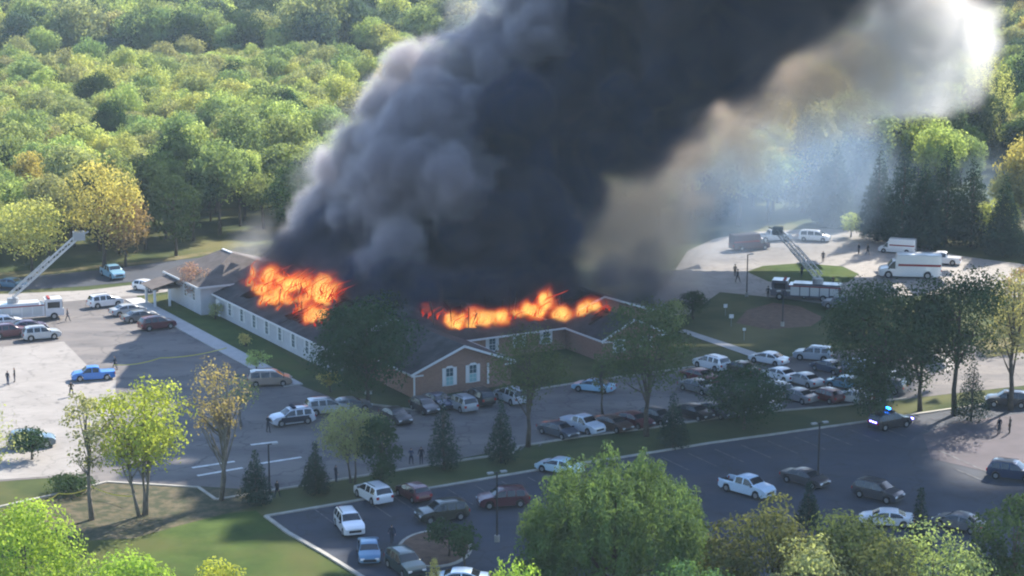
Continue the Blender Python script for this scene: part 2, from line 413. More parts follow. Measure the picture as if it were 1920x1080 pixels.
def gable_wing(u0, u1, v0, v1, wall, ridge, over=.45, roofm='roof', front=True, eave=WH, hip_back=0):
    uc = (u0 + u1) / 2
    b = MB()
    for s in range(2): pass
    b.poly([(u0, v0, 0), (u1, v0, 0), (u1, v0, eave), (uc, v0, ridge - .12), (u0, v0, eave)])
    b.poly([(u1, v1, 0), (u0, v1, 0), (u0, v1, eave), (uc, v1, ridge - .12), (u1, v1, eave)])
    b.poly([(u0, v1, 0), (u0, v0, 0), (u0, v0, eave), (u0, v1, eave)]); b.poly([(u1, v0, 0), (u1, v1, 0), (u1, v1, eave), (u1, v0, eave)])
    bm_part('wall', b, wall)
    sl = (ridge - eave) / (uc - u0); r = MB(); th = .14
    eo = eave - sl * over
    for sgn in (-1, 1):
        ue = u0 - over if sgn < 0 else u1 + over
        roof_grid(r, (ue, v0 - over, eo + th), (ue, v1 + over, eo + th), (uc, v1 + over, ridge + th), (uc, v0 - over, ridge + th))
    at = MB(); at.poly([(u0 + .05, v0 + .05, eave - .1), (u1 - .05, v0 + .05, eave - .1), (u1 - .05, v1 - .05, eave - .1), (u0 + .05, v1 - .05, eave - .1)]); bm_part('attic_floor', at, M['char'])
    rf = MB()
    for k in range(int((v1 - v0) / 1.2)):
        v = v0 + .6 + k * 1.2
        for ue in (u0, u1):
            if random.random() < .8:
                t = random.uniform(.5, 1) if burnt((ue + uc) / 2, v) else 1; rf.bar((ue, v, eave), (ue + (uc - ue) * t, v + random.uniform(-.1, .1), eave + (ridge - eave) * t - .1), .07, .16)
    o = bm_part('rafter', rf, M['char']); o['kind'] = 'stuff'
    bm_part('roof', r, M[roofm])
    f = MB()   # white rake boards and gutters
    for sgn in (-1, 1):
        ue = u0 - over if sgn < 0 else u1 + over
        f.bar((ue, v0 - over - .03, eo + .03), (uc, v0 - over - .03, ridge + .03), .06, .26)
        f.bar((ue + sgn * .04, v0 - over, eo + .04), (ue + sgn * .04, v1 + over, eo + .04), .1, .2)
        f.bar((ue, v0 - over - .03, eo - .1), (ue - sgn * 1.5, v0 - over - .03, eo - .1), .08, .16)
    bm_part('trim_board', f, M['trim'])


def window(c, w, h, facing, parent=bld, arch=False, shut=True, blind=False):
    """c: centre on the wall, facing: 'v' front (-v) or 'u' side (-u)"""
    def X(a, dep, z):    # along, out from the wall, up
        return (c[0] + a, c[1] - dep, c[2] + z) if facing == 'v' else (c[0] - dep, c[1] - a, c[2] + z)
    def bx(b, a0, a1, d0, d1, z0, z1):
        p, q = X(a0, d0, z0), X(a1, d1, z1); b.box([min(i, j) for i, j in zip(p, q)], [max(i, j) for i, j in zip(p, q)])
    fr = MB(); t = .07
    for a0, a1, z0, z1 in ((-w / 2 - t, -w / 2, -h / 2, h / 2), (w / 2, w / 2 + t, -h / 2, h / 2), (-w / 2 - t, w / 2 + t, h / 2, h / 2 + t), (-w / 2 - t, w / 2 + t, -h / 2 - t, -h / 2), (-w / 2, w / 2, -.03, .03)):
        bx(fr, a0, a1, .0, .09, z0, z1)
    f = fr.build('window', M['trim'], parent)
    p = MB(); bx(p, -w / 2, w / 2, .005, .03, .03, h / 2); p.build('pane', M['housepane'], f)
    p = MB(); bx(p, -w / 2, w / 2, .005, .035, -h / 2, -.03); p.build('pane', M['curtain'] if blind else M['housepane'], f)
    mu = MB()
    bx(mu, -.015, .015, .035, .06, -h / 2, h / 2)
    for z in (-h / 4, h / 4): bx(mu, -w / 2, w / 2, .035, .058, z - .012, z + .012)
    mu.build('muntin', M['trim'], f)
    if arch:
        a_ = MB(); pts = [X(-w / 2 - t, .07, h / 2 + t), X(w / 2 + t, .07, h / 2 + t), X(w / 2 - .15, .07, h / 2 + t + .2), X(-w / 2 + .15, .07, h / 2 + t + .2)]
        a_.poly(pts); a_.build('arched_head', M['trim'], f)
    if shut:
        for s in (-1, 1):
            sh = MB(); a0 = s * (w / 2 + t + .02); a1 = a0 + s * .38; bx(sh, min(a0, a1), max(a0, a1), .0, .05, -h / 2 - .05, h / 2 + .05)
            for z in (-h / 4, h / 4): bx(sh, min(a0, a1) + .05, max(a0, a1) - .05, .05, .07, z - h / 5, z + h / 5)
            sh.build('shutter', M['trim'], parent)


gable_wing(.3, 12.9, 0, 15.5, M['brick'], 5.3)                    # front pavilion
gable_wing(-2.6, 13, 15.6, 52, M['wallpaint'], 5.6)                # left wing
gable_wing(27.7, 36.2, 3.5, 14.8, M['brick'], 4.9)                # right pavilion
gable_wing(28, 42, 15, 48, M['brick'], 5.3)
# middle range with ridge along u
b = MB(); b.box((13.05, 12, 0), (27.65, 36, WH - .3)); bm_part('wall', b, M['brick'])
r = MB(); roof_grid(r, (8, 11.4, 2.85), (33, 11.4, 2.85), (33, 21, 5.8), (8, 21, 5.8)); bm_part('roof', r, M['roof']); r = MB(); roof_grid(r, (33, 36.6, 2.85), (8, 36.6, 2.85), (8, 21, 5.8), (33, 21, 5.8))
at = MB(); at.poly([(13.2, 12.2, 2.75), (27.5, 12.2, 2.75), (27.5, 35.8, 2.75), (13.2, 35.8, 2.75)]); bm_part('attic_floor', at, M['char'])
bm_part('roof', r, M['roof'])
f = MB(); f.bar((13.2, 11.33, 2.75), (27.5, 11.33, 2.75), .1, .2); bm_part('gutter', f, M['trim'])
window((4.9, 0, 1.95), .9, 1.95, 'v', arch=True, blind=True); window((7.9, 0, 1.95), .9, 1.95, 'v', arch=True, blind=True)
f = MB(); f.box((9.75, -.12, .5), (9.98, -.0, 2.9)); bm_part('downspout', f, M['trim'])
f = MB(); f.box((.32, -.12, .0), (.5, -.0, 2.7)); bm_part('downspout', f, M['trim'])
for u in (17.2, 21, 24.8): window((u, 12, 1.75), .85, 1.5, 'v')
for k in range(7): window((-2.6, 22.3 + 4.15 * k, 1.7), .85, 1.75, 'u')
for u in (30, 33.9): window((u, 3.5, 1.8), .85, 1.5, 'v')
f = MB(); f.box((-2.75, 50.6, 0), (-2.61, 51.9, 2.2)); bm_part('door', f, M['trim'])
# collapsed rafters sticking out of the burning roof
f = MB()
for k in range(26):
    u = random.uniform(10, 34); v = random.uniform(14, 26); f.bar((u, v, 3.6), (u + random.uniform(-.6, .6), v + random.uniform(-1, 1), random.uniform(5.0, 7.0)), .12)
for k in range(22):
    u = random.uniform(-1, 11); v = random.uniform(24, 46); f.bar((u, v, 3.4), (u + random.uniform(-1, 1), v + random.uniform(-1, 1), random.uniform(4.6, 6.4)), .12)
o = bm_part('charred_rafter', f, M['black']); o['kind'] = 'stuff'
# taller hall at the far end of the left wing, roof still whole
hall = MB(); u0, u1, v0, v1, he, hr = -4.6, 11, 52.6, 65, 4.1, 7.1
for q in (((u0, v0), (u1, v0)), ((u1, v0), (u1, v1)), ((u1, v1), (u0, v1)), ((u0, v1), (u0, v0))):
    hall.poly([(*q[0], 0), (*q[1], 0), (*q[1], he), (*q[0], he)])
bm_part('hall_wall', hall, M['wallpaint'])
r = MB(); o_ = .5; a, b_, c_, d_ = (u0 - o_, v0 - o_, he - .2), (u1 + o_, v0 - o_, he - .2), (u1 + o_, v1 + o_, he - .2), (u0 - o_, v1 + o_, he - .2); e1, e2 = (2.0, v0 + 5, hr), (2.0, v1 - 4, hr)
r.poly([a, b_, e1]); r.poly([b_, c_, e2, e1]); r.poly([c_, d_, e2]); r.poly([d_, a, e1, e2]); bm_part('hall_roof', r, M['hallroof'])
f = MB(); f.bar((u0 - o_, v0 - o_ - .05, he - .25), (u1 + o_, v0 - o_ - .05, he - .25), .1, .24); f.bar((u0 - o_ - .05, v0 - o_, he - .25), (u0 - o_ - .05, v1 + o_, he - .25), .1, .24); f.bar(e1, e2, .3, .15)
bm_part('gutter', f, M['trim'])
# white porch at the hall's near corner
f = MB(); f.box((-8.6, 60, 2.5), (-4.7, 64, 2.75)); f.poly([(-8.9, 59.6, 2.76), (-4.7, 59.6, 3.7), (-4.7, 64.4, 3.7), (-8.9, 64.4, 2.76)]); bm_part('porch_roof', f, M['hallroof'])
for (u, v) in ((-8.3, 60.3), (-8.3, 63.7), (-6.2, 60.3)):
    f = MB(); f.box((u - .14, v - .14, 0), (u + .14, v + .14, 2.5)); bm_part('porch_column', f, M['trim'])
for k in range(2):
    window((-4.6, 55 + 3.2 * k, 2.6), .9, 1.8, 'u', shut=False)
for u in (-3, 1.5): window((u, 53, 3.7), .8, .9, 'v', shut=False)


# ------------------------------------------------------------------ trees
def crown_quads(kind, w, h, n, leaf, seed, z0=0.0):
    """quads of a crown that is w wide and h tall, its bottom at z0, plus the lobes' centres"""
    r = np.random.default_rng(seed)
    lob = []
    if kind == 'cone':
        for k in range(90):
            t = (k + .5) / 90; rr = w / 2 * (1 - t) ** .8 * (.95 if t > .06 else .7); a = k * 2.4 + r.uniform(-.3, .3)
            lob.append((rr * .62 * math.cos(a), rr * .62 * math.sin(a), z0 + h * t * .98, max(.22, rr * .5), .42))
    elif kind == 'tuft':
        for k in range(800):
            a = r.uniform(0, 6.283); q = math.sqrt(r.uniform(0, 1)); rr = w / 2 * q * .92; top = h * (1 - .36 * q ** 3) * r.uniform(.93, 1.0); zz = z0 + r.uniform(.25, 1.0) ** .6 * top
            lob.append((rr * math.cos(a), rr * math.sin(a), zz - .9, r.uniform(.28, .52) * w / 16, 2.6))
    else:
        nl = {'round': 48, 'loose': 44, 'sparse': 40}[kind]
        for k in range(nl):
            v = r.normal(size=3); v /= np.linalg.norm(v); q = r.uniform(.45, 1) ** .6
            if kind == 'sparse': q = r.uniform(.2, 1) ** .5
            lr = r.uniform(.11, .25) * w * (.75 if kind == 'sparse' else 1)
            sq = 1 - .18 * max(0, -v[2])
            z = v[2] * q * (h / 2 - lr * .75)
            lob.append((v[0] * q * (w / 2 - lr * .8) * sq, v[1] * q * (w / 2 - lr * .8) * sq, z0 + h / 2 + z, lr, .78))
    lob = np.array(lob); wgt = lob[:, 3] ** 2 * lob[:, 4]; cnt = np.maximum(2, (n * wgt / wgt.sum()).astype(int)); idx = np.repeat(np.arange(len(lob)), cnt); N = len(idx)
    d = r.normal(size=(N, 3)); d /= np.linalg.norm(d, axis=1)[:, None]
    if kind != 'tuft': d[:, 2] = np.where((d[:, 2] < -.3) & (r.random(N) < .6), -d[:, 2], d[:, 2])
    rad = lob[idx, 3] * r.uniform(.55 if kind in ('sparse', 'loose') else .72, 1.08, N)
    p = lob[idx, :3] + d * rad[:, None] * np.stack([np.ones(N), np.ones(N), lob[idx, 4]], 1)
    p += r.normal(size=(N, 3)) * leaf * .25
    nn = d + r.normal(size=(N, 3)) * .38; nn /= np.linalg.norm(nn, axis=1)[:, None]
    up = r.normal(size=(N, 3))
    if kind == 'tuft': up[:, 2] += 2.2
    t1 = np.cross(nn, up); t1 /= np.linalg.norm(t1, axis=1)[:, None] + 1e-9; t2 = np.cross(nn, t1)
    s = leaf * r.uniform(.5, 1.15, N)[:, None]; asp = .42 if kind in ('tuft', 'cone') else .7
    a = t1 * s * asp; b_ = t2 * s
    q = np.stack([p - b_ * .5, p + a * .5 - b_ * .05, p + b_ * .5, p - a * .5 + b_ * .08], 1)
    return q, lob


def trunk_mesh(name, lob, h, z0, rad, m, seed, multi=1, nl=12, lean=0):
    r = random.Random(seed); b = MB()
    for s in range(multi):
        a = r.uniform(0, 6.28); off = Vector((math.cos(a), math.sin(a), 0)) * (.0 if multi == 1 else rad * 1.6)
        tip = Vector((off.x * 4 + r.uniform(-.3, .3), off.y * 4 + r.uniform(-.3, .3), z0 + h * (.75 if multi == 1 else .6)))
        pts = []
        for k in range(6):
            t = k / 5; pts.append(off * (1 - t) + tip * t + Vector((r.uniform(-1, 1), r.uniform(-1, 1), 0)) * rad * .7 * (0 < k < 5)); pts[-1].z = tip.z * t
        b.tube(pts, [rad / (multi ** .4) * (1.25 if k == 0 else 1 - .8 * k / 5) for k in range(6)], 7)
        sel = [lob[i] for i in r.sample(range(len(lob)), min(nl, len(lob)))]
        for L in sel:
            t = r.uniform(.25, .8); st = pts[0].lerp(tip, t); st.z = max(min(tip.z * t, L[2] - .3), z0 * .55); en = Vector(L[:3]); mid = st.lerp(en, .55) + Vector((0, 0, -.05 * (en - st).length))
            b.tube([st, mid, en], [rad * .42 / multi ** .3, rad * .24, rad * .06], 5, cap=False)
    return b.mesh(name, m, True)


_ti = [0]


def tree(px, by, ty, wpx, kind, leaf_key, label, clear=.25, n=6000, leaf=.34, multi=1, bark='bark', name='deciduous_tree', rad=None, group=None, cat='tree', nl=12, world=None, twigs=None):
    _ti[0] += 1; seed = 100 + _ti[0]
    base = g(px, by); s = sc(by); Ht = (by - ty) / (s * .975); w = wpx / s
    z0 = Ht * clear; h = Ht - z0
    q, lob = crown_quads(kind, w, h, n, leaf, seed, z0)
    e = empty(name, base, 0); tag(e, label, cat, group)
    me = quads_mesh('crown', q, [LEAF[leaf_key]]); link('crown', me, e)
    link('trunk', trunk_mesh('trunk', lob, h, z0, rad or max(.12, Ht * .018), M[bark], seed, multi, nl), e)
    return e


# ---- forest prototypes, shared between the trees of the wood
PROTO = []
for i in range(9):
    w = (10.0, 8.5, 11.5)[i % 3]; q, lob = crown_quads(('round', 'round', 'loose')[i % 3], w, (9.5, 11, 8.5)[i % 3], 5200, .5, 900 + i, (3.8, 3.0, 3.4)[i % 3])
    PROTO.append(('b', quads_mesh('crown', q, [LEAF['mg']]), trunk_mesh('trunk', lob, (9.5, 11, 8.5)[i % 3], 3.6, .24, M['bark'], 900 + i)))
for i in range(4):
    q, lob = crown_quads('cone', 7, 15, 3800, .5, 950 + i, .8)
    PROTO.append(('c', quads_mesh('crown', q, [LEAF['ev']]), trunk_mesh('trunk', lob, 15, .8, .25, M['bark'], 950 + i)))


def edge_y(px):
    xs = [-900, 0, 200, 330, 480, 620, 900, 1300, 1420, 1560, 1640, 1760, 1920, 2700]; ys = [540, 494, 480, 462, 436, 432, 450, 436, 424, 408, 418, 445, 470, 540]
    return float(np.interp(px, xs, ys))


spots = []; yy = 290.0
fr = random.Random(3)
while yy < 1050:
    step = 6.6 if yy < 560 else 8.6
    xx = -yy * .30 - 25
    while xx < yy * .30 + 25:
        x = xx + fr.uniform(-.4, .4) * step; y = yy + fr.uniform(-.4, .4) * step
        # pixel of its foot
        dz = -H * math.cos(P) * -1; zc = y * math.cos(P) + H * math.sin(P); vc = -H * math.cos(P) + y * math.sin(P)
        px = 960 + F * x / zc; py = 540 - F * vc / zc
        ok = py < edge_y(px) and not (px < 740 and 154 < py < 176 + 8 * math.sin(px * .02))
        if 1830 < px < 2050 and 340 < py < 420: ok = False
        if 1545 < px < 1900 and py > 385: ok = False
        if px > 1240:
            if fr.random() < .22: ok = False
            if 1800 < px < 1960 and 170 < py < 235: ok = False
        if px < 740 and py > 192 and y < 560 and abs(px - 312) < 10 and py < 210: ok = False
        if ok: spots.append((x, y, px, py))
        xx += step
    yy += step * .92
spots.sort(key=lambda s: s[1])


def kind_for(px, py):
    r = fr.random()
    if px < 1240:
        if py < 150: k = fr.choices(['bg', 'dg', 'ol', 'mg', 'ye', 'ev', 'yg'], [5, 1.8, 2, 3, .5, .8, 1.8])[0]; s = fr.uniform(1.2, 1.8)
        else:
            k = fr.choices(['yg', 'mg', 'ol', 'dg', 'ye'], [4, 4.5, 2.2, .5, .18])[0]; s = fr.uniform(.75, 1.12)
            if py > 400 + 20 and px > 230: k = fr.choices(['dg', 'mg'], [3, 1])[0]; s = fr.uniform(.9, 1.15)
    else:
        k = fr.choices(['ev', 'mg', 'dg', 'ol', 'yg', 'ye', 'bg'], [4, 2, 1.5, 1.8, 1.8, .5, 2])[0]; s = fr.uniform(.9, 1.35)
    return k, s


COLW = dict(yg='yellow-green', mg='mid-green', ol='olive', dg='dark green', ev='blue-green', ye='golden yellow', br='tan', bg='grey-green')


def zone(px):
    for x, t in ((90, 'behind the ladder truck'), (260, 'right of the raised ladder'), (480, 'behind the brown-roofed hall'), (700, 'left of the smoke'), (1300, 'behind the smoke'),
                 (1450, 'right of the smoke'), (1620, 'behind the white van'), (1790, 'behind the box trucks'), (9999, 'at the right edge')):
        if px < x: return t


ORD = 'first second third fourth fifth sixth seventh eighth ninth tenth eleventh twelfth thirteenth fourteenth fifteenth sixteenth seventeenth eighteenth nineteenth twentieth'.split()
n_ind = 0; far = []; same = {}
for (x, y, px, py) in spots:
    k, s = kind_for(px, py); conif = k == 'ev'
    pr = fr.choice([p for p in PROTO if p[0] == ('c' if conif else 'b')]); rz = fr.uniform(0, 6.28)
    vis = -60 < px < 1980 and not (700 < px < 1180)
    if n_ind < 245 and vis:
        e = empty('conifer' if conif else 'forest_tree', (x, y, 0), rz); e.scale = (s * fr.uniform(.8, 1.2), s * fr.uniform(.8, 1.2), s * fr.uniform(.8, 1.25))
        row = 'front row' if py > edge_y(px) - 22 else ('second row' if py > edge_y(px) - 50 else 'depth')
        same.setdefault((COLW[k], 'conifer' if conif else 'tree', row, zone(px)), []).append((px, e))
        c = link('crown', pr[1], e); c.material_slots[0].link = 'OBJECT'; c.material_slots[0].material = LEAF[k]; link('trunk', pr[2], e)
        n_ind += 1
    else:
        far.append((x, y, s, rz, k))
for (cw, tw, row, zn), lst in same.items():
    lst.sort(key=lambda q: q[0])
    for i, (_, e) in enumerate(lst):
        o_ = f'{cw} {tw}' if len(lst) == 1 else (f'{ORD[min(i, 19)]} {cw} {tw} from left' if len(lst) > 2 else f'{("left", "right")[i]} {cw} {tw} of two')
        tag(e, f'{o_}, {row} of the wood {zn}', 'tree', f'{cw} {tw}s in the {row} of the wood {zn}')


def far_woods(name, pts, meshes, m):
    me = bpy.data.meshes.new(name); me.from_pydata([(p[0], p[1], 0) for p in pts], [], [])
    a = me.attributes.new('sc', 'FLOAT_VECTOR', 'POINT'); a.data.foreach_set('vector', np.array([(p[2] * fr.uniform(.8, 1.2), p[2] * fr.uniform(.8, 1.2), p[2] * fr.uniform(.8, 1.25)) for p in pts], np.float32).ravel())
    a = me.attributes.new('rt', 'FLOAT_VECTOR', 'POINT'); a.data.foreach_set('vector', np.array([(0, 0, p[3]) for p in pts], np.float32).ravel())
    a = me.attributes.new('ix', 'INT', 'POINT'); a.data.foreach_set('value', np.array([fr.randrange(len(meshes)) for p in pts], np.int32))
    o = link(name, me); o['kind'] = 'stuff'
    ng = bpy.data.node_groups.new(name, 'GeometryNodeTree')
    ng.interface.new_socket('Geometry', in_out='INPUT', socket_type='NodeSocketGeometry'); ng.interface.new_socket('Geometry', in_out='OUTPUT', socket_type='NodeSocketGeometry')
    N = ng.nodes.new; l = ng.links.new; gi = N('NodeGroupInput'); go = N('NodeGroupOutput')
    ip = N('GeometryNodeInstanceOnPoints'); l(gi.outputs[0], ip.inputs['Points']); gti = N('GeometryNodeGeometryToInstance')
    for me_ in meshes[::-1]:
        po = bpy.data.objects.new('woods_source', me_); oi = N('GeometryNodeObjectInfo'); oi.inputs['Object'].default_value = po; l(oi.outputs['Geometry'], gti.inputs[0])
    l(gti.outputs[0], ip.inputs['Instance']); ip.inputs['Pick Instance'].default_value = True
    for nm, sock, dt in (('sc', 'Scale', 'FLOAT_VECTOR'), ('rt', 'Rotation', 'FLOAT_VECTOR'), ('ix', 'Instance Index', 'INT')):
        na = N('GeometryNodeInputNamedAttribute'); na.data_type = dt; na.inputs[0].default_value = nm
        if nm == 'rt':
            er = N('FunctionNodeEulerToRotation'); l(na.outputs[0], er.inputs[0]); l(er.outputs[0], ip.inputs[sock])
        else: l(na.outputs[0], ip.inputs[sock])
    sm = N('GeometryNodeSetMaterial'); sm.inputs['Material'].default_value = m
    l(ip.outputs[0], sm.inputs[0]); l(sm.outputs[0], go.inputs[0])
    o.modifiers.new('scatter', 'NODES').node_group = ng
    return o


for k in ('yg', 'mg', 'ol', 'dg', 'ye', 'ev', 'bg'):
    pts = [p for p in far if p[4] == k]
    if pts: far_woods('woods', pts, [p[1] for p in PROTO if p[0] == ('c' if k == 'ev' else 'b')], LEAF[k])

# ---- named trees
T = tree
T(690, 762, 545, 238, 'round', 'dg', 'big dark round tree in front of the burning wing, left of the brick gable', .03, 17000, .34, nl=16)
T(268, 968, 690, 235, 'loose', 'fy', 'tall multi-stemmed tree with sunlit yellow-green top on the bare ground', .22, 6500, .34, multi=3, bark='bark_pale', nl=14)
T(172, 975, 715, 120, 'sparse', 'ol', 'thin pale tree just left of the multi-stemmed yellow-green tree', .3, 1700, .32, bark='bark_pale')
T(408, 938, 665, 150, 'sparse', 'br', 'nearly bare tan tree with forked limbs beside the lane', .38, 1500, .3, multi=3, bark='bark_pale', nl=16)
T(662, 905, 750, 150, 'loose', 'ol', 'low spreading olive tree on the strip above the lower lot', .18, 4200, .32, multi=2)
T(715, 922, 772, 95, 'round', 'dg', 'dense dark tree right of the low spreading olive tree', .05, 3800, .32)
for i, (px, by, ty, w, lab) in enumerate([(480, 945, 842, 78, 'small dark conifer below the lane markings'), (592, 925, 828, 66, 'narrow dark conifer left of the low spreading olive tree'),
                                          (832, 880, 735, 78, 'tall dark conifer in front of the brick gable'), (940, 868, 745, 72, 'dark conifer right of the tall one before the brick gable'),
                                          (1262, 838, 735, 70, 'dark conifer beside the row of maroon cars')]):
    T(px, by, ty, w, 'cone', 'ev', lab, .04, 3200, .3, name='conifer', group=None)
T(990, 838, 600, 185, 'loose', 'so', 'slender olive tree right of the brick gable', .25, 4600, .3, nl=14)
T(1212, 818, 548, 215, 'loose', 'so', 'tall leafy tree between the burning building and the maroon cars', .22, 7000, .32, nl=14)
T(1130, 780, 650, 70, 'sparse', 'so', 'small thin tree behind the light blue sedan', .3, 900, .3)
T(1395, 805, 672, 190, 'round', 'dg', 'broad dark bushy tree among the cars right of the building', .02, 7000, .32)
T(1655, 782, 505, 265, 'round', 'dg', 'large dark tree on the strip left of the police car', .1, 16000, .36, nl=16)
T(1790, 778, 488, 220, 'loose', 'dg', 'tall dark tree behind the blue strobe lights, one of a pair', .25, 10000, .34, nl=16)
T(1725, 770, 540, 180, 'round', 'dg', 'dark tree filling the gap between the two tall dark trees', .12, 6000, .34)
T(1895, 770, 490, 150, 'loose', 'ol', 'autumn-tinged tree at the right edge beside the tall dark pair', .28, 4600, .34, bark='bark')
T(1910, 640, 480, 90, 'sparse', 'br', 'thin tan-leaved tree behind the autumn-tinged tree at the right edge', .3, 1200, .34)
T(1630, 800, 655, 110, 'round', 'dg', 'dark shrubby tree at the foot of the large dark tree', .0, 3500, .32, cat='tree')
T(1820, 790, 668, 80, 'cone', 'ev', 'dark conifer below the tall dark pair of trees', .04, 2800, .3, name='conifer')
T(1300, 598, 540, 62, 'round', 'dg', 'rounded dark bush at the corner where the side sidewalk starts', .02, 1800, .32, name='bush', cat='bush')
T(1262, 625, 555, 60, 'round', 'mg', 'green bush beside the right wing of the building', .02, 1500, .32, name='bush', cat='bush')
T(370, 580, 482, 78, 'sparse', 'pk', 'small dusty rose tree in front of the brown-roofed hall', .15, 1500, .3)
T(404, 598, 565, 34, 'round', 'ol', 'small shrub at the near corner of the left wing', 0, 500, .28, name='shrub', cat='shrub')
T(460, 650, 622, 30, 'round', 'ye', 'little yellowish shrub in the shade beside the wing', 0, 400, .26, name='shrub', cat='shrub')
T(452, 800, 700, 85, 'sparse', 'ol', 'thin sapling on the tan verge left of the standing officer', .3, 700, .28, bark='bark_pale')
T(480, 700, 655, 70, 'sparse', 'yg', 'small sparse sapling at the end of the white sidewalk', .2, 700, .28)
T(620, 735, 690, 60, 'sparse', 'ye', 'yellowing sapling beside the silver car near the building', .2, 600, .28)
T(195, 505, 288, 165, 'round', 'ye', 'golden yellow autumn tree standing out of the wood', .1, 5000, .5, bark='bark')
T(235, 500, 360, 120, 'round', 'br', 'tan-brown tree below the golden yellow tree', .1, 3600, .45)
T(60, 510, 365, 170, 'round', 'yg', 'bright yellow-green tree at the left end of the road', .1, 4500, .5)
T(330, 480, 320, 120, 'round', 'dg', 'dark shady tree behind the porch of the hall', .1, 4200, .45)
T(560, 455, 300, 150, 'round', 'dg', 'dark tree at the left foot of the smoke column', .1, 4200, .45)
T(1725, 360, 198, 130, 'round', 'yg', 'bright yellow-topped tree above the dark conifers', .1, 4500, .5)
for px, by, ty, w, lab in [(1645, 452, 280, 95, 'wide dark conifer at the left of the row behind the box trucks'), (1730, 466, 300, 90, 'dark conifer between the two tallest conifers behind the box trucks'), (1820, 462, 290, 105, 'broad dark conifer at the right of the row behind the box trucks'), (1565, 428, 262, 90, 'tall conifer behind the white van at the edge of the haze'), (1880, 480, 330, 90, 'dark conifer near the light green tree at the right'),
                           (1690, 462, 255, 105, 'tall dark conifer behind the white box trucks, left one'), (1772, 458, 262, 115, 'tall dark conifer behind the white box trucks, right one'),
                           (1545, 420, 285, 70, 'dark conifer behind the white van, wrapped in haze'), (1620, 415, 300, 60, 'slim dark conifer between the white van and the box trucks')]:
    T(px, by, ty, w, 'cone', 'ev', lab, .02, 9000, .5, name='conifer')
T(1845, 300, 95, 115, 'tuft', 'yg', 'tall weeping pale green tree near the white house', .15, 4500, .5)
T(1870, 470, 365, 95, 'loose', 'yg', 'light green tree in the haze at the right of the wood', .1, 2600, .4)
T(1595, 445, 395, 50, 'loose', 'yg', 'small yellow-green tree beside the drive loop', .1, 1000, .36)
# foreground
T(1155, 1215, 832, 395, 'tuft', 'fg', 'huge feathery green tree rising in the foreground below the pickup', .02, 70000, .34, nl=20)
T(965, 1290, 1010, 150, 'tuft', 'fy', 'sunlit yellow-green treetop at the left foot of the huge feathery tree', .02, 5000, .36)
T(1440, 1240, 918, 240, 'loose', 'so', 'olive bushy treetop in the foreground below the white pickup', .02, 11000, .32)
T(1585, 1250, 922, 250, 'round', 'so', 'mid-green treetop in the foreground below the dark cars', .02, 12000, .32)
T(1745, 1260, 968, 260, 'round', 'mg', 'brighter green treetop in the lower right foreground', .02, 8000, .32)
T(1890, 1230, 900, 200, 'round', 'dg', 'dark treetop in the bottom right corner', .02, 8000, .32)
T(1365, 1235, 962, 150, 'round', 'so', 'dull green bush squeezed between the huge feathery tree and the olive treetop', .02, 6000, .32)
T(1515, 1290, 985, 200, 'loose', 'ol', 'lighter olive treetop between two darker ones in the lower right foreground', .02, 6000, .32)
T(1665, 1290, 985, 190, 'round', 'so', 'dull olive treetop between the mid-green and the brighter green one', .02, 7000, .32)
T(1300, 1290, 1000, 170, 'round', 'fg', 'low green treetop at the right foot of the huge feathery tree', .02, 6000, .32)
T(1722, 1040, 910, 62, 'cone', 'ev', 'pointed dark conifer in the foreground near the small white car', .04, 2600, .28, name='conifer')
T(1515, 990, 900, 60, 'cone', 'ev', 'small dark conifer beside the lamp post in the lower lot', .04, 2200, .28, name='conifer')
T(60, 1290, 925, 260, 'round', 'fy', 'large sunlit yellow-green treetop in the bottom left corner', .02, 13000, .32)
T(240, 1330, 1015, 240, 'round', 'fy', 'sunlit treetop at the bottom between the corner tree and the lawn', .02, 10000, .32)
T(420, 1310, 1030, 160, 'round', 'fy', 'lowest sunlit treetop at the edge of the lawn', .02, 7000, .32)
T(-60, 1000, 735, 240, 'sparse', 'ol', 'half-bare tree reaching in from the left edge over the concrete', .25, 2200, .32, multi=2, bark='bark_pale', nl=22)
T(815, 1120, 1045, 60, 'cone', 'ye', 'small pointed yellowish tree beside the dark green car at the bottom', .04, 1500, .24)
T(842, 1045, 975, 120, 'sparse', 'dg', 'low dark tree on the kerbed island', .3, 1400, .3)
T(872, 1075, 985, 80, 'sparse', 'dg', 'thin dark tree beside the kerbed island', .3, 800, .3)
T(135, 925, 895, 110, 'round', 'dg', 'low dark hedge-like bush under the left trees', 0, 1600, .3, name='bush', cat='bush')
T(60, 862, 800, 90, 'loose', 'dg', 'dark bushy clump over the concrete beside the half-bare tree', .1, 1300, .32, name='bush', cat='bush')


# ------------------------------------------------------------------ vehicles
_PM = {}


def paint(col, rough=.28, metal=.2):
    k = (col, rough)
    if k not in _PM: _PM[k] = mat('car_paint', col, rough, metal, .5, coat=.6)
    return _PM[k]


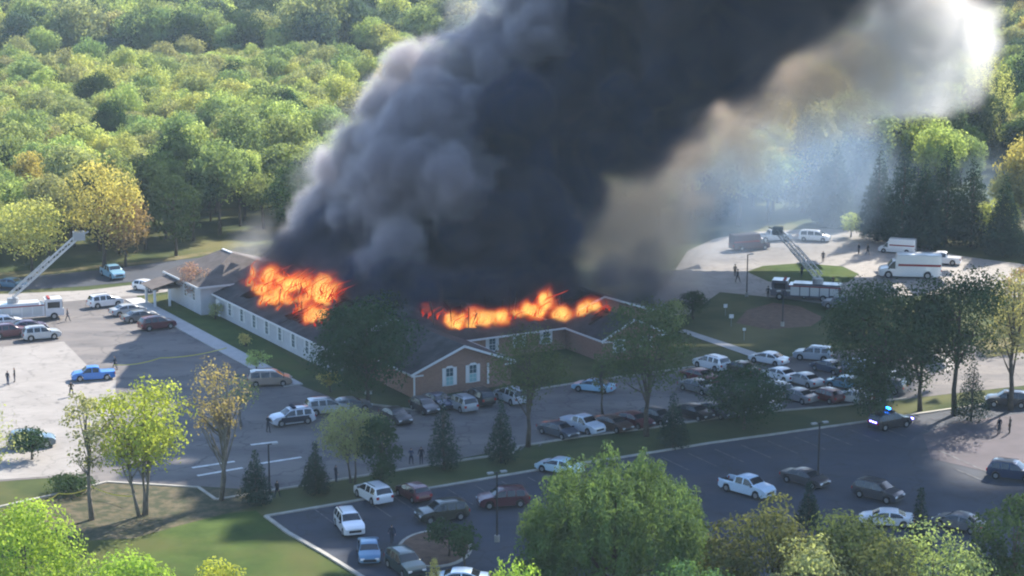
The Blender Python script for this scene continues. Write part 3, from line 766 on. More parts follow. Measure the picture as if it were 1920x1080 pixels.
CT = dict(  # length, width, profile (x from the rear, z), belt, side glass span, pillars, rear glass x-range, windshield x-range, wheels, wheel radius
    sedan=(4.85, 1.86, [(0, .5), (.04, .8), (.12, .98), (.75, 1.05), (1.45, 1.38), (2.0, 1.46), (2.75, 1.44), (3.05, 1.38), (3.75, 1.02), (4.5, .86), (4.75, .7), (4.85, .45)], .96, (1.0, 3.55), [2.2], (.78, 1.42), (3.08, 3.7), (.95, 3.95), .33),
    hatchback=(4.3, 1.8, [(0, .5), (.05, .9), (.2, 1.1), (.6, 1.44), (1.2, 1.53), (2.2, 1.52), (2.6, 1.45), (3.3, 1.05), (4.0, .88), (4.22, .7), (4.3, .45)], .98, (.55, 3.1), [1.5, 2.05], (.2, .58), (2.62, 3.25), (.8, 3.5), .32),
    suv=(4.75, 1.93, [(0, .5), (.05, .95), (.12, 1.15), (.42, 1.66), (1.0, 1.75), (2.4, 1.76), (2.8, 1.68), (3.5, 1.2), (4.4, 1.05), (4.68, .85), (4.75, .5)], 1.1, (.5, 3.35), [1.35, 2.2], (.13, .4), (2.82, 3.45), (.95, 3.85), .37),
    minivan=(5.1, 1.99, [(0, .5), (.05, .95), (.1, 1.15), (.35, 1.68), (.9, 1.78), (3.0, 1.76), (3.4, 1.66), (4.25, 1.15), (4.85, .95), (5.03, .75), (5.1, .45)], 1.08, (.45, 4.0), [1.5, 2.6], (.11, .34), (3.42, 4.2), (.95, 4.05), .34),
    pickup=(5.85, 2.02, [(0, .6), (.03, 1.0), (.06, 1.18), (1.9, 1.18), (1.98, 1.3), (2.15, 1.8), (2.6, 1.9), (3.5, 1.88), (3.75, 1.82), (4.4, 1.3), (5.4, 1.15), (5.75, .95), (5.85, .55)], 1.18, (2.2, 4.2), [3.1], (2.0, 2.14), (3.78, 4.35), (1.15, 4.75), .4),
    boxtruck=(7.2, 2.3, [(0, .7), (.02, 2.6), (.05, 2.85), (5.1, 2.85), (5.2, 2.6), (5.35, 2.1), (5.6, 2.05), (6.2, 1.3), (7.0, 1.1), (7.15, .9), (7.2, .5)], 1.15, (5.3, 6.1), [], (-2, -1), (5.65, 6.15), (1.6, 6.1), .42),
)
_CM = {}


def car_meshes(t, bed='open'):
    key = (t, bed)
    if key in _CM: return _CM[key]
    L, Wd, prof, belt, sg, pil, rg, wsr, wh, wr = CT[t]
    xs = set(p[0] for p in prof)
    for a in wh:
        for k in range(9): xs.add(a - (wr + .06) + (wr + .06) * 2 * k / 8)
    for p in pil: xs |= {p - .06, p + .06}
    xs |= {sg[0], sg[1], rg[0], rg[1], wsr[0], wsr[1]}
    for k in range(1, 14): xs.add(L * k / 14)
    xs = sorted(x for x in xs if 0 <= x <= L); ys = []
    for x in xs:
        if not ys or x - ys[-1] > .02: ys.append(x)
    xs = ys
    px_, pz_ = zip(*prof); rings = []; top = max(pz_); w = Wd / 2
    for x in xs:
        zt = float(np.interp(x, px_, pz_)); e = min(x, L - x); ww = w * (1 - .14 * max(0, 1 - e / .5) ** 2)
        zb = .24 + (.12 if e < .15 else 0)
        for a in wh:
            d = abs(x - a)
            if d < wr + .06: zb = max(zb, wr + math.sqrt(max(0, (wr + .06) ** 2 - d * d)))
        cab = max(0, min(1, (zt - belt) / max(.3, top - belt)))
        zbelt = min(belt, zt - .05); zb = min(zb, zbelt - .1)
        wr_ = ww * (1 - (.06 if t == 'boxtruck' and x < 5.15 else .2) * cab)
        zm = zb + (zbelt - zb) * .55
        if t == 'pickup' and x < 1.93 and x > .04 and bed == 'open':
            ring = [(ww * .94, zb), (ww, zb + .07), (ww, zm), (ww * .98, zbelt), (ww * .94, zt), (ww * .86, zt - .01), (ww * .85, .72), (0, .72)]
        else:
            ring = [(ww * .94, zb), (ww, zb + .07), (ww, zm), (ww * .98, zbelt), (wr_ * .985, zt - .1 * cab - .015), (wr_ * .9, zt - .012), (wr_ * .5, zt + .015), (0, zt + .02)]
        rings.append(ring)
    parts = {k: MB() for k in ('body', 'side_window', 'side_window2', 'windshield', 'rear_window', 'underbody')}
    for i in range(len(xs) - 1):
        xm = (xs[i] + xs[i + 1]) / 2; za = rings[i][7][1]; zb2 = rings[i + 1][7][1]
        for j in range(7):
            for s in (-1, 1):
                q = [(xs[i] - L / 2, s * rings[i][j][0], rings[i][j][1]), (xs[i + 1] - L / 2, s * rings[i + 1][j][0], rings[i + 1][j][1]),
                     (xs[i + 1] - L / 2, s * rings[i + 1][j + 1][0], rings[i + 1][j + 1][1]), (xs[i] - L / 2, s * rings[i][j + 1][0], rings[i][j + 1][1])]
                if s < 0: q = q[::-1]
                tg = 'body'
                if j == 3 and sg[0] <= xm <= sg[1] and not any(abs(xm - p) < .06 for p in pil) and min(za, zb2) > belt + .12: tg = 'side_window' if s > 0 else 'side_window2'
                elif j >= 5 and wsr[0] <= xm <= wsr[1]: tg = 'windshield'
                elif j >= 5 and rg[0] <= xm <= rg[1]: tg = 'rear_window'
                elif t == 'pickup' and bed == 'open' and j == 6 and .04 < xm < 1.93: tg = 'underbody'
                parts[tg].poly(q)
        r0, r1 = rings[i][0], rings[i + 1][0]
        parts['underbody'].poly([(xs[i] - L / 2, -r0[0], r0[1]), (xs[i + 1] - L / 2, -r1[0], r1[1]), (xs[i + 1] - L / 2, r1[0], r1[1]), (xs[i] - L / 2, r0[0], r0[1])])
    for i, sg_ in ((0, 1), (len(xs) - 1, -1)):
        pts = [(xs[i] - L / 2, y, z) for y, z in rings[i]] + [(xs[i] - L / 2, -y, z) for y, z in rings[i][-2::-1]]
        parts['body'].poly(pts[::sg_])
    out = {}
    for k, b in parts.items():
        if not b.f: continue
        me = b.mesh(k.rstrip('2'), M['glass'] if 'wind' in k else M['black'])
        bm = bmesh.new(); bm.from_mesh(me); bmesh.ops.remove_doubles(bm, verts=bm.verts, dist=.002); bmesh.ops.recalc_face_normals(bm, faces=bm.faces[:]) if k == 'body' else None
        bm.to_mesh(me); bm.free(); me.polygons.foreach_set('use_smooth', [True] * len(me.polygons)); me.set_sharp_from_angle(angle=R(32)); out[k] = me
    b = MB(); b.tube([(0, -.11, 0), (0, -.1, 0), (0, .1, 0), (0, .11, 0)], [wr * .9, wr, wr, wr * .9], 16); out['tyre'] = b.mesh('wheel', M['tyre'], True, 40)
    b = MB(); b.tube([(0, -.125, 0), (0, .125, 0)], wr * .6, 10); out['rim'] = b.mesh('rim', M['rim'])
    zf = float(np.interp(L - .12, px_, pz_)); wl = w * .62
    b = MB(); b.box((-.22, -.17, -.07), (.03, .17, .07)); out['headlight'] = b.mesh('headlight', M['lamp'])
    b = MB(); b.box((-.03, -.12, -.12), (.12, .12, .12)); out['taillight'] = b.mesh('taillight', M['tail'])
    b = MB(); b.box((-.02, -.55, -.11), (.02, .55, .1)); out['grille'] = b.mesh('grille', M['black'])
    b = MB(); b.box((-.06, -.1, -.07), (.1, .1, .07)); out['mirror'] = b.mesh('mirror', M['black'])
    out['_'] = (L, w, wh, wr, zf, belt, wsr, float(np.interp(.1, px_, pz_)))
    _CM[key] = out
    return out


NAMES = dict(sedan='sedan', hatchback='hatchback', suv='suv', minivan='minivan', pickup='pickup_truck', boxtruck='box_truck')


def car(px, py, head, t, col, label, name=None, cat=None, group=None, bed='open', scale=1.0, extra=None, rough=.28):
    c = car_meshes(t, bed); L, w, wh, wr, zf, belt, wsr, zr = c['_']
    e = empty(name or NAMES[t], g(px, py, .0) + Vector((0, 0, .045)), R(head)); e.scale = (scale,) * 3
    tag(e, label, cat or {'suv': 'suv', 'pickup': 'pickup truck', 'boxtruck': 'truck', 'minivan': 'minivan'}.get(t, 'car'), group)
    b = link('body', c['body'], e); b.material_slots[0].link = 'OBJECT'; b.material_slots[0].material = paint(col, rough)
    for k in ('side_window', 'side_window2', 'windshield', 'rear_window', 'underbody'):
        if k in c: link(k.rstrip('2'), c[k], e)
    for a in wh:
        for s in (-1, 1):
            o = link('wheel', c['tyre'], e, (a - L / 2, s * (w - .1), wr)); link('rim', c['rim'], o)
    for s in (-1, 1):
        link('headlight', c['headlight'], e, (L / 2 - .02, s * w * .66, zf * .86 if t != 'boxtruck' else .85))
        link('taillight', c['taillight'], e, (.02 - L / 2, s * w * .78, zr * .78 if t != 'boxtruck' else 1.0))
        link('mirror', c['mirror'], e, (wsr[1] - L / 2 - .1, s * (w + .08), belt + .05))
    link('grille', c['grille'], e, (L / 2 + .005, 0, zf * .72 if t != 'boxtruck' else .75))
    if t in ('suv', 'minivan'):
        rr = MB()
        for s in (-1, 1): rr.bar((-1.6, s * w * .68, 1.8), (.4, s * w * .68, 1.8), .05, .04)
        rr.build('roof_rail', M['black'], e)
    if t == 'boxtruck':
        st = MB(); st.box((-3.5, -w * 1.005, 1.5), (1.4, -w * .985, 1.75)); st.box((-3.5, w * .985, 1.5), (1.4, w * 1.005, 1.75)); st.build('stripe', M['redcloth'], e)
    return e


WHT = (.72, .73, .75); SIL = (.4, .42, .44); GRY = (.13, .14, .15); BLK = (.015, .016, .02); MAR = (.1, .014, .02); BLU = (.02, .16, .5); LBL = (.3, .5, .66); NAV = (.02, .035, .08); DGR = (.02, .045, .045)
TAN = (.3, .24, .2); BRN = (.09, .055, .04); PUR = (.1, .06, .1); IVO = (.6, .6, .56)
C = car
# left lot row beside the sidewalk
C(198, 575, 31, 'suv', WHT, 'white suv at the top of the row beside the white sidewalk')
C(240, 590, 31, 'sedan', SIL, 'silver car second from the top of the row beside the sidewalk')
C(262, 602, 31, 'sedan', GRY, 'dark grey sedan between the silver car and the maroon suv')
C(295, 617, 31, 'suv', MAR, 'maroon suv at the lower end of the row beside the sidewalk')
C(78, 636, 22, 'suv', SIL, 'silver suv parked nearest the concrete at the ladder truck')
C(52, 621, 24, 'sedan', PUR, 'purplish sedan behind the silver suv by the ladder truck')
C(18, 632, 25, 'suv', (.12, .03, .04), 'dark red suv at the left edge by the ladder truck')
C(8, 612, 24, 'sedan', WHT, 'white sedan at the left edge beside the ladder truck')
C(275, 545, -32, 'hatchback', WHT, 'white hatchback driving in the pale lane left of the hall')
C(211, 520, -58, 'pickup', (.2, .38, .5), 'pale blue pickup truck on the shaded back road')
C(22, 540, -20, 'sedan', (.04, .12, .2), 'dark blue sedan on the back road at the left edge')
C(175, 712, 196, 'pickup', BLU, 'bright blue pickup truck with covered bed on the concrete', bed='covered', scale=.85)
C(506, 722, 8, 'minivan', TAN, 'tan minivan under the small sapling at the end of the sidewalk')
C(60, 838, 15, 'suv', (.1, .14, .16), 'dark suv half hidden by bushes on the concrete')
# cars before the building
C(612, 775, 20, 'suv', SIL, 'silver suv right of the police car near the dark round tree')
C(548, 795, 205, 'suv', (.5, .52, .58), 'police suv with pale roof and dark sides near the lane', name='police_car', cat='police car')
C(742, 790, -60, 'sedan', BLK, 'black sedan parked right of the dark round tree')
C(796, 772, -60, 'hatchback', (.03, .03, .04), 'dark hatchback at the left corner of the brick gable')
C(822, 762, -60, 'sedan', NAV, 'dark navy sedan below the first gable window')
C(864, 768, 122, 'suv', (.3, .32, .35), 'grey suv below the second gable window')
C(897, 756, 122, 'suv', BLK, 'black suv between the grey suv and the silver suv at the gable')
C(958, 754, 122, 'suv', (.48, .5, .54), 'silver suv at the right end of the row at the gable')
C(1113, 734, 158, 'sedan', LBL, 'light blue sedan alone in front of the middle range')
C(1046, 817, -48, 'sedan', (.06, .075, .1), 'dark grey sedan left of the white pickup by the long kerb', scale=1)
C(1092, 808, -48, 'pickup', (.6, .66, .74), 'pale blue-white pickup truck parked in the row at the inner kerb', bed='covered', scale=.92)
C(1148, 805, -48, 'sedan', BRN, 'brown sedan right of the pale pickup at the inner kerb')
C(1188, 798, -48, 'sedan', MAR, 'maroon sedan at the right end of the row at the inner kerb')
C(1300, 783, -48, 'sedan', BLK, 'black sedan at the inner kerb right of the small conifer')
C(1342, 780, -48, 'sedan', (.05, .05, .075), 'dark slate sedan next to the black sedan at the inner kerb')
C(1425, 765, -48, 'sedan', SIL, 'silver sedan mostly hidden behind the broad dark bushy tree')
C(1334, 692, 130, 'suv', WHT, 'white suv left of the white sidewalk end')
C(1312, 715, -50, 'sedan', (.12, .02, .03), 'dark red sedan just below the white suv')
C(1308, 735, -50, 'sedan', GRY, 'grey sedan left of the broad dark bushy tree')
C(1441, 682, 140, 'sedan', WHT, 'white sedan where the side sidewalk meets the lot')
C(1525, 675, 160, 'suv', (.35, .38, .42), 'silver-grey suv right of the white sedan at the lot edge')
C(1495, 752, 130, 'sedan', (.2, .2, .22), 'grey sedan right of the broad dark bushy tree')
C(1508, 722, 125, 'sedan', (.4, .41, .42), 'pale grey sedan in the middle of the shaded right lot')
C(1592, 700, 150, 'suv', (.3, .42, .5), 'pale blue suv in the shade below the large dark tree')
C(1585, 728, 150, 'sedan', (.1, .25, .33), 'teal sedan in the shade below the large dark tree')
C(1600, 755, 150, 'hatchback', (.55, .55, .55), 'white hatchback lowest in the shade of the large dark tree')
C(655, 770, 20, 'sedan', GRY, 'grey sedan tucked against the dark round tree')
C(1462, 712, 128, 'sedan', WHT, 'white sedan above the pale grey sedan in the shaded right lot')
C(1548, 752, 128, 'hatchback', MAR, 'maroon hatchback between the grey sedan and the white hatchback')
C(1450, 742, 128, 'suv', SIL, 'silver suv at the right flank of the broad dark bushy tree')
C(1640, 705, 150, 'sedan', WHT, 'white sedan deepest in the shade behind the large dark tree')
C(1388, 700, 130, 'sedan', BLK, 'black sedan right of the white suv at the sidewalk end')
C(1555, 698, 128, 'sedan', (.06, .08, .12), 'dark blue-grey sedan left of the pale blue suv')
C(1660, 735, 150, 'suv', GRY, 'dark grey suv right of the teal sedan under the trees')
C(1232, 792, -48, 'hatchback', (.04, .05, .06), 'charcoal hatchback right of the maroon sedan at the inner kerb')
C(1376, 776, -48, 'suv', NAV, 'navy suv right of the slate sedan at the inner kerb')
# lower lot
C(700, 938, 122, 'suv', WHT, 'white suv seen from behind at the upper left of the lower lot')
C(775, 935, 122, 'hatchback', MAR, 'maroon hatchback right of the white suv in the lower lot')
C(655, 995, -72, 'suv', WHT, 'white suv facing the viewer alone in the sun')
C(692, 1045, -84, 'sedan', (.06, .16, .28), 'steel blue sedan facing the viewer below the white suv')
C(760, 1072, -62, 'suv', DGR, 'dark green suv beside the kerbed island')
C(829, 975, 203, 'suv', (.045, .045, .03), 'dark olive suv driving left in the lower lot')
C(943, 949, 193, 'suv', (.09, .02, .03), 'dark maroon suv driving left behind the olive suv')
C(1050, 886, 150, 'sedan', (.5, .66, .74), 'pale car partly hidden by the top of the huge feathery tree')
C(1400, 926, -45, 'pickup', (.55, .68, .8), 'white crew-cab pickup truck in the lower lot', scale=.96)
C(1509, 908, -45, 'sedan', (.06, .055, .06), 'dark sedan behind the lamp post in the lower lot')
C(1646, 936, -42, 'suv', (.05, .05, .06), 'black suv right of the lamp post in the lower lot')
C(1898, 898, -25, 'suv', NAV, 'dark blue suv at the right edge of the lower lot')
C(1662, 985, 170, 'sedan', WHT, 'small white car showing above the foreground treetops')
C(862, 1100, 175, 'sedan', (.6, .72, .82), 'pale blue-white car at the bottom beside the small yellowish tree')
C(1800, 992, 140, 'sedan', (.15, .15, .16), 'dark grey car above the brighter green foreground treetop')
C(1888, 762, 170, 'suv', BLK, 'black suv at the right edge above the two standing people')
pc = C(1668, 802, -150 + 180, 'suv', BLK, 'black police suv with glowing blue strobes at the long kerb', name='police_car', cat='police car')
lb = MB(); lb.box((-.25, -.65, 1.82), (.1, .65, 1.96)); lb.build('light_bar', M['black'], pc)
lb = MB(); lb.box((-.2, .05, 1.965), (.06, .6, 2.1)); lb.build('blue_strobe', M['bluelight'], pc)
for y in (-.6, -.2, .2):
    lb = MB(); lb.box((-2.42, y, .9), (-2.36, y + .22, 1.02)); lb.build('rear_strobe', M['whitelight'], pc)
lb = MB(); lb.box((2.3, -.95, .78), (2.42, -.6, .92)); lb.build('front_strobe', M['whitelight'], pc)
p2 = [o for o in bpy.data.objects if o.name.startswith('police_car') and o != pc][0]
lb = MB(); lb.box((-.25, -.65, 1.82), (.1, .65, 1.98)); lb.build('light_bar', M['navy'], p2)
lb = MB(); lb.box((-1.6, -.985, .4), (1.5, -.972, 1.0)); lb.box((-1.6, .972, .4), (1.5, .985, 1.0)); lb.build('side_panel', M['navy'], p2)
# far drive loop
C(1527, 452, -18, 'minivan', WHT, 'white van parked at the head of the drive loop')
C(1682, 474, 160, 'boxtruck', WHT, scale=.8, label= 'white ambulance-style box truck, upper of two by the drive loop', cat='ambulance', name='box_truck')
C(1705, 520, 172, 'boxtruck', (.66, .67, .68), 'long white box truck below the ambulance, mostly behind the dark trees', scale=1.25)
C(1765, 495, 160, 'pickup', WHT, 'white pickup right of the box trucks', bed='covered')
C(1405, 468, 20, 'boxtruck', (.05, .012, .015), 'dark red fire engine in the haze beyond the oval lawn', cat='fire engine', name='fire_engine', scale=.9)
C(1450, 452, 15, 'pickup', (.5, .52, .55), 'pale pickup behind the dark red fire engine')
C(1530, 560, 160, 'minivan', (.2, .2, .26), 'grey van at the near side of the oval lawn')
C(1485, 552, 160, 'sedan', (.5, .5, .52), 'pale sedan at the near side of the oval lawn left of the grey van')
C(1575, 578, 160, 'suv', (.16, .17, .2), 'grey suv right of the grey van by the oval lawn')


def ladder_truck(px, py, head, tip, label, base_off=0, cabcol=(.6, .6, .6)):
    e = empty('ladder_truck', g(px, py), R(head)); tag(e, label, 'fire truck')
    b = MB(); b.box((-4.8, -1.2, .6), (2.4, 1.2, 2.2)); b.box((-4.7, -1.05, 2.2), (1.8, 1.05, 2.45)); b.build('body', paint(cabcol), e)
    b = MB(); b.box((2.5, -1.22, .55), (4.9, 1.22, 1.5)); b.box((2.5, -1.18, 1.5), (4.7, 1.18, 2.75)); b.build('cab', paint(cabcol), e)
    b = MB(); b.box((4.7, -1.05, 1.55), (4.78, 1.05, 2.45)); b.build('windshield', M['glass'], e)
    for s in (-1, 1):
        b = MB(); b.box((2.8, s * 1.19 - .02, 1.6), (4.4, s * 1.19 + .02, 2.4)); b.build('side_window', M['glass'], e)
        b = MB()
        for k in range(5): b.box((-4.5 + 1.35 * k, s * 1.21 - .02, .8), (-3.3 + 1.35 * k, s * 1.21 + .02, 2.0))
        b.build('locker_door', M['silver'], e)
        b = MB(); b.box((-4.8, s * 1.24 - .01, 2.02), (2.4, s * 1.24 + .01, 2.16)); b.build('stripe', M['redcloth'], e)
    for x in (-3.6, -2.4, 3.6):
        for s in (-1, 1):
            b = MB(); b.tube([(x, s * 1.0, .5), (x, s * 1.28, .5)], .5, 14); w_ = b.build('wheel', M['tyre'], e); b = MB(); b.tube([(x, s * 1.02, .5), (x, s * 1.3, .5)], .26, 10); b.build('rim', M['rim'], w_)
    b = MB(); b.tube([(-1.5, 0, 2.45), (-1.5, 0, 3.1)], .75, 12); b.build('turntable', M['steel'], e)
    b = MB(); b.box((2.9, -1, 2.76), (3.2, 1, 2.92)); b.build('light_bar', M['bluelight'] if False else M['redcloth'], e)
    inv = (Matrix.Translation(e.location) @ Matrix.Rotation(R(head), 4, 'Z')).inverted(); tp = inv @ Vector(tip); st = Vector((-1.5, 0, 3.1)); d = (tp - st); Ln = d.length; q = Matrix.Translation(st) @ d.to_track_quat('X', 'Z').to_matrix().to_4x4()
    b = MB(); wA = .45
    def Q(x, y, z): return q @ Vector((x, y, z))
    for (x0, x1, ww, hh) in ((0, Ln * .62, .5, .7), (Ln * .3, Ln, .38, .55)):
        for s in (-1, 1):
            b.bar(Q(x0, s * ww, 0), Q(x1, s * ww, 0), .12); b.bar(Q(x0, s * ww, hh), Q(x1, s * ww, hh), .1)
            n = int((x1 - x0) / 1.0)
            for k in range(n):
                a = x0 + (x1 - x0) * k / n; c = x0 + (x1 - x0) * (k + 1) / n; b.bar(Q(a, s * ww, 0), Q((a + c) / 2, s * ww, hh), .06); b.bar(Q((a + c) / 2, s * ww, hh), Q(c, s * ww, 0), .06)
        for k in range(int((x1 - x0) / .45)): b.bar(Q(x0 + k * .45, -ww, 0), Q(x0 + k * .45, ww, 0), .06)
    b.build('ladder', M['silver'], e)
    b = MB()
    m4 = Matrix.Translation(tp)
    b.box((-.7, -.5, -.3), (.7, .5, -.2), 0, m4)
    for (x, y) in ((-.7, -.5), (.7, -.5), (.7, .5), (-.7, .5)): b.box((x - .04, y - .04, -.3), (x + .04, y + .04, .8), 0, m4)
    for z in (.3, .8):
        for (a, c) in (((-.7, -.5), (.7, -.5)), ((.7, -.5), (.7, .5)), ((.7, .5), (-.7, .5)), ((-.7, .5), (-.7, -.5))): b.bar(m4 @ Vector((*a, z)), m4 @ Vector((*c, z)), .06)
    b.box((-.7, -.5, -.2), (-.66, .5, .75), 0, m4); b.box((-.7, -.5, -.2), (.7, -.46, .75), 0, m4); b.build('platform', M['steel'], e)
    b = MB(); b.tube([tp + Vector((.7, 0, .5)), tp + Vector((1.3, .1, .75))], .09, 8); b.build('water_nozzle', M['steel'], e)
    return e


ladder_truck(48, 600, 20, gd(148, 446, g(48, 600).y + 2), 'white ladder truck with its aerial ladder raised over the left lot', cabcol=(.62, .62, .64))
ladder_truck(1512, 562, 165, gd(1458, 436, g(1505, 560).y + 6), 'dark grey ladder truck with raised boom near the oval lawn', cabcol=(.09, .085, .11))


# ------------------------------------------------------------------ people
def body_mesh(pose, seed):
    """one continuous skinned figure 1.76 m tall; y forward"""
    J = {}; E_ = []
    def j(n, p, r, par=None):
        J[n] = (len(J), Vector(p), r)
        if par: E_.append((J[par][0], J[n][0]))
    st = dict(stand=(0, 0), walk=(.3, -.28), wide=(.06, -.06))[pose]
    j('pelvis', (0, 0, .95), .145); j('waist', (0, .0, 1.08), .13, 'pelvis'); j('chest', (0, .01, 1.3), .155, 'waist'); j('neckb', (0, 0, 1.46), .075, 'chest'); j('neck', (0, .01, 1.53), .055, 'neckb')
    j('head', (0, .03, 1.62), .095, 'neck'); j('crown', (0, .02, 1.71), .075, 'head')
    for s, n, sw_ in ((1, 'r', st[0]), (-1, 'l', st[1])):
        wd = .1 if pose != 'wide' else .16
        j('hip' + n, (s * .1, 0, .88), .11, 'pelvis'); j('knee' + n, (s * wd, sw_ * .55 + .03, .5), .07, 'hip' + n); j('ank' + n, (s * wd, sw_ - (.02 if sw_ < 0 else 0), .1), .048, 'knee' + n)
        j('heel' + n, (s * wd, sw_ + .02, .05), .045, 'ank' + n); j('toe' + n, (s * (wd + .02), sw_ + .18, .04), .04, 'heel' + n)
        a = -sw_ * .8
        j('sho' + n, (s * .19, 0, 1.42), .07, 'chest'); el = (s * .27, a * .4 - .02, 1.14) if pose != 'wide' else (s * .3, .02, 1.16); j('elb' + n, el, .048, 'sho' + n)
        wr_ = (s * .28, a * .9 + .08, .9) if pose != 'wide' else (s * .2, .22, 1.1); j('wri' + n, wr_, .03, 'elb' + n)
        dv = (Vector(wr_) - Vector(el)).normalized(); pm = Vector(wr_) + dv * .06; j('palm' + n, pm, .032, 'wri' + n)
        for k, (o, ln) in enumerate(((-.03, .075), (-.01, .09), (.01, .085), (.03, .065))):
            side = Vector((0, 1, 0)) if abs(dv.y) < .7 else Vector((0, 0, 1)); f1 = pm + dv * .03 + side * o; j(f'f{k}a' + n, f1, .011, 'palm' + n); j(f'f{k}b' + n, f1 + dv * ln * .6 + Vector((-s * .01, 0, 0)), .009, f'f{k}a' + n); j(f'f{k}c' + n, f1 + dv * ln + Vector((-s * .03, 0, 0)), .008, f'f{k}b' + n)
        j('tha' + n, pm - dv * .02 + side * .045, .012, 'palm' + n); j('thb' + n, pm + dv * .02 + side * .07, .01, 'tha' + n)
    me = bpy.data.meshes.new('person'); me.from_pydata([tuple(v[1]) for v in J.values()], E_, [])
    o = bpy.data.objects.new('tmp', me); COL.objects.link(o)
    md = o.modifiers.new('s', 'SKIN'); md.use_smooth_shade = True
    for i, v in enumerate(J.values()):
        me.skin_vertices[0].data[i].radius = (v[2], v[2] * (.72 if i in (1, 2) else 1)); me.skin_vertices[0].data[i].use_root = i == 0
    sd_ = o.modifiers.new('d', 'SUBSURF'); sd_.levels = 1; sd_.render_levels = 1
    dg = bpy.context.evaluated_depsgraph_get(); out = bpy.data.meshes.new_from_object(o.evaluated_get(dg)); bpy.data.objects.remove(o)
    for m in (M['navy'], M['navy'], M['skin'], M['hair'], M['black'], M['reflect']): out.materials.append(m)
    for p in out.polygons:
        c = p.center
        p.material_index = 4 if c.z < .1 else (1 if c.z < .93 and abs(c.x) < .24 and c.z < .93 else (0 if c.z < 1.49 else 2))
        if c.z < 1.2 and (abs(c.x) > .25) and c.z < .93: p.material_index = 2
        if pose == 'wide' and c.y > .2: p.material_index = 2
        if c.z > 1.66 or (c.z > 1.56 and c.y < -.01): p.material_index = 3
    out.polygons.foreach_set('use_smooth', [True] * len(out.polygons)); out.name = 'person'
    return out


POSES = {k: body_mesh(k, i) for i, k in enumerate(('stand', 'walk', 'wide'))}
_hat = MB(); _hat.tube([(0, 0.02, 1.66), (0, .02, 1.68), (0, .02, 1.75), (0, .02, 1.79)], [.17, .14, .11, .04], 12); HAT = _hat.mesh('helmet', M['black'], True)


def person(px, py, face, pose, shirt, pants, label, helmet=False, s=1.0):
    o = link('person', POSES[pose]); o.location = g(px, py) + Vector((0, 0, .05)); o.rotation_euler = (0, 0, R(face - 90)); o.scale = (s,) * 3
    for i, m in ((0, shirt), (1, pants)): o.material_slots[i].link = 'OBJECT'; o.material_slots[i].material = M[m]
    tag(o, label, 'person')
    if helmet: link('helmet', HAT, o)
    return o


PR = person
PR(127, 603, 20, 'walk', 'navy', 'navy', 'person in dark clothes walking alone on the left asphalt')
PR(15, 723, 60, 'stand', 'navy', 'jeans', 'person in navy standing on the concrete, left of two')
PR(28, 717, 200, 'stand', 'turnout', 'navy', 'person in brown jacket on the concrete, right of two')
PR(134, 744, 90, 'wide', 'turnout', 'navy', 'person in dark gear standing below the bright blue pickup')
PR(216, 694, 180, 'walk', 'navy', 'navy', 'person in dark clothes at the tail of the bright blue pickup')
PR(503, 812, 40, 'wide', 'navy', 'navy', 'person in dark uniform standing by the lane left of the police suv', s=1.1)
PR(1383, 530, 30, 'walk', 'turnout', 'turnout', 'firefighter walking on the drive in dark gear, front of two', True, 1.1)
PR(1378, 518, 60, 'stand', 'turnout', 'turnout', 'firefighter standing on the drive in dark gear, rear of two', True)
PR(1440, 560, 90, 'stand', 'turnout', 'turnout', 'firefighter standing near the pale sedan by the oval lawn', True)
PR(1503, 520, 120, 'stand', 'navy', 'navy', 'person standing on the oval lawn beside the raised boom')
PR(1562, 540, 90, 'wide', 'turnout', 'navy', 'person in brown jacket at the lower rim of the oval lawn')
PR(1543, 492, 90, 'stand', 'navy', 'navy', 'person standing beyond the oval lawn on the pale drive')
PR(1610, 477, 200, 'stand', 'navy', 'navy', 'person in navy beside the box trucks, left of two')
PR(1627, 478, 160, 'walk', 'turnout', 'navy', 'person in brown jacket beside the box trucks, right of two')
PR(1873, 815, 120, 'stand', 'navy', 'navy', 'person in dark clothes on the sunlit pavement, left of two', s=1.1)
PR(1893, 814, 150, 'stand', 'turnout', 'turnout', 'person in dark brown on the sunlit pavement, right of two', s=1.1)
PR(771, 872, 60, 'wide', 'jeans', 'navy', 'person in blue standing on the grass strip, left of two')
PR(790, 872, 100, 'stand', 'navy', 'navy', 'person in black standing on the grass strip, right of two', s=1.08)
PR(630, 905, 30, 'stand', 'navy', 'navy', 'person in dark clothes on the strip by the low spreading olive tree')
PR(735, 1020, 100, 'walk', 'navy', 'navy', 'person walking between the steel blue sedan and the island')
PR(520, 935, 60, 'walk', 'turnout', 'navy', 'person in brown walking on the grass strip above the lawn')


# ------------------------------------------------------------------ lamp posts, signs, tape, houses
def lamp_post(px, by, ty, rot, label, heads=2):
    s = sc(by); h = (by - ty) / (s * .975); e = empty('lamp_post', g(px, by), R(rot)); tag(e, label, 'lamp post')
    b = MB(); b.tube([(0, 0, 0), (0, 0, .6)], .24, 10); b.build('base', M['kerb'], e)
    b = MB(); b.tube([(0, 0, .6), (0, 0, h)], [.1, .07], 8); b.build('pole', M['black'], e)
    b = MB(); b.bar((-.5 if heads > 1 else 0, 0, h), (.5, 0, h), .07); b.build('arm', M['black'], e)
    for sx in ((-1, 1) if heads > 1 else (1,)):
        b = MB(); b.box((min(sx * .35, sx * .9), -.16, h - .04), (max(sx * .35, sx * .9), .16, h + .1)); b.build('lamp_head', M['steel'], e)


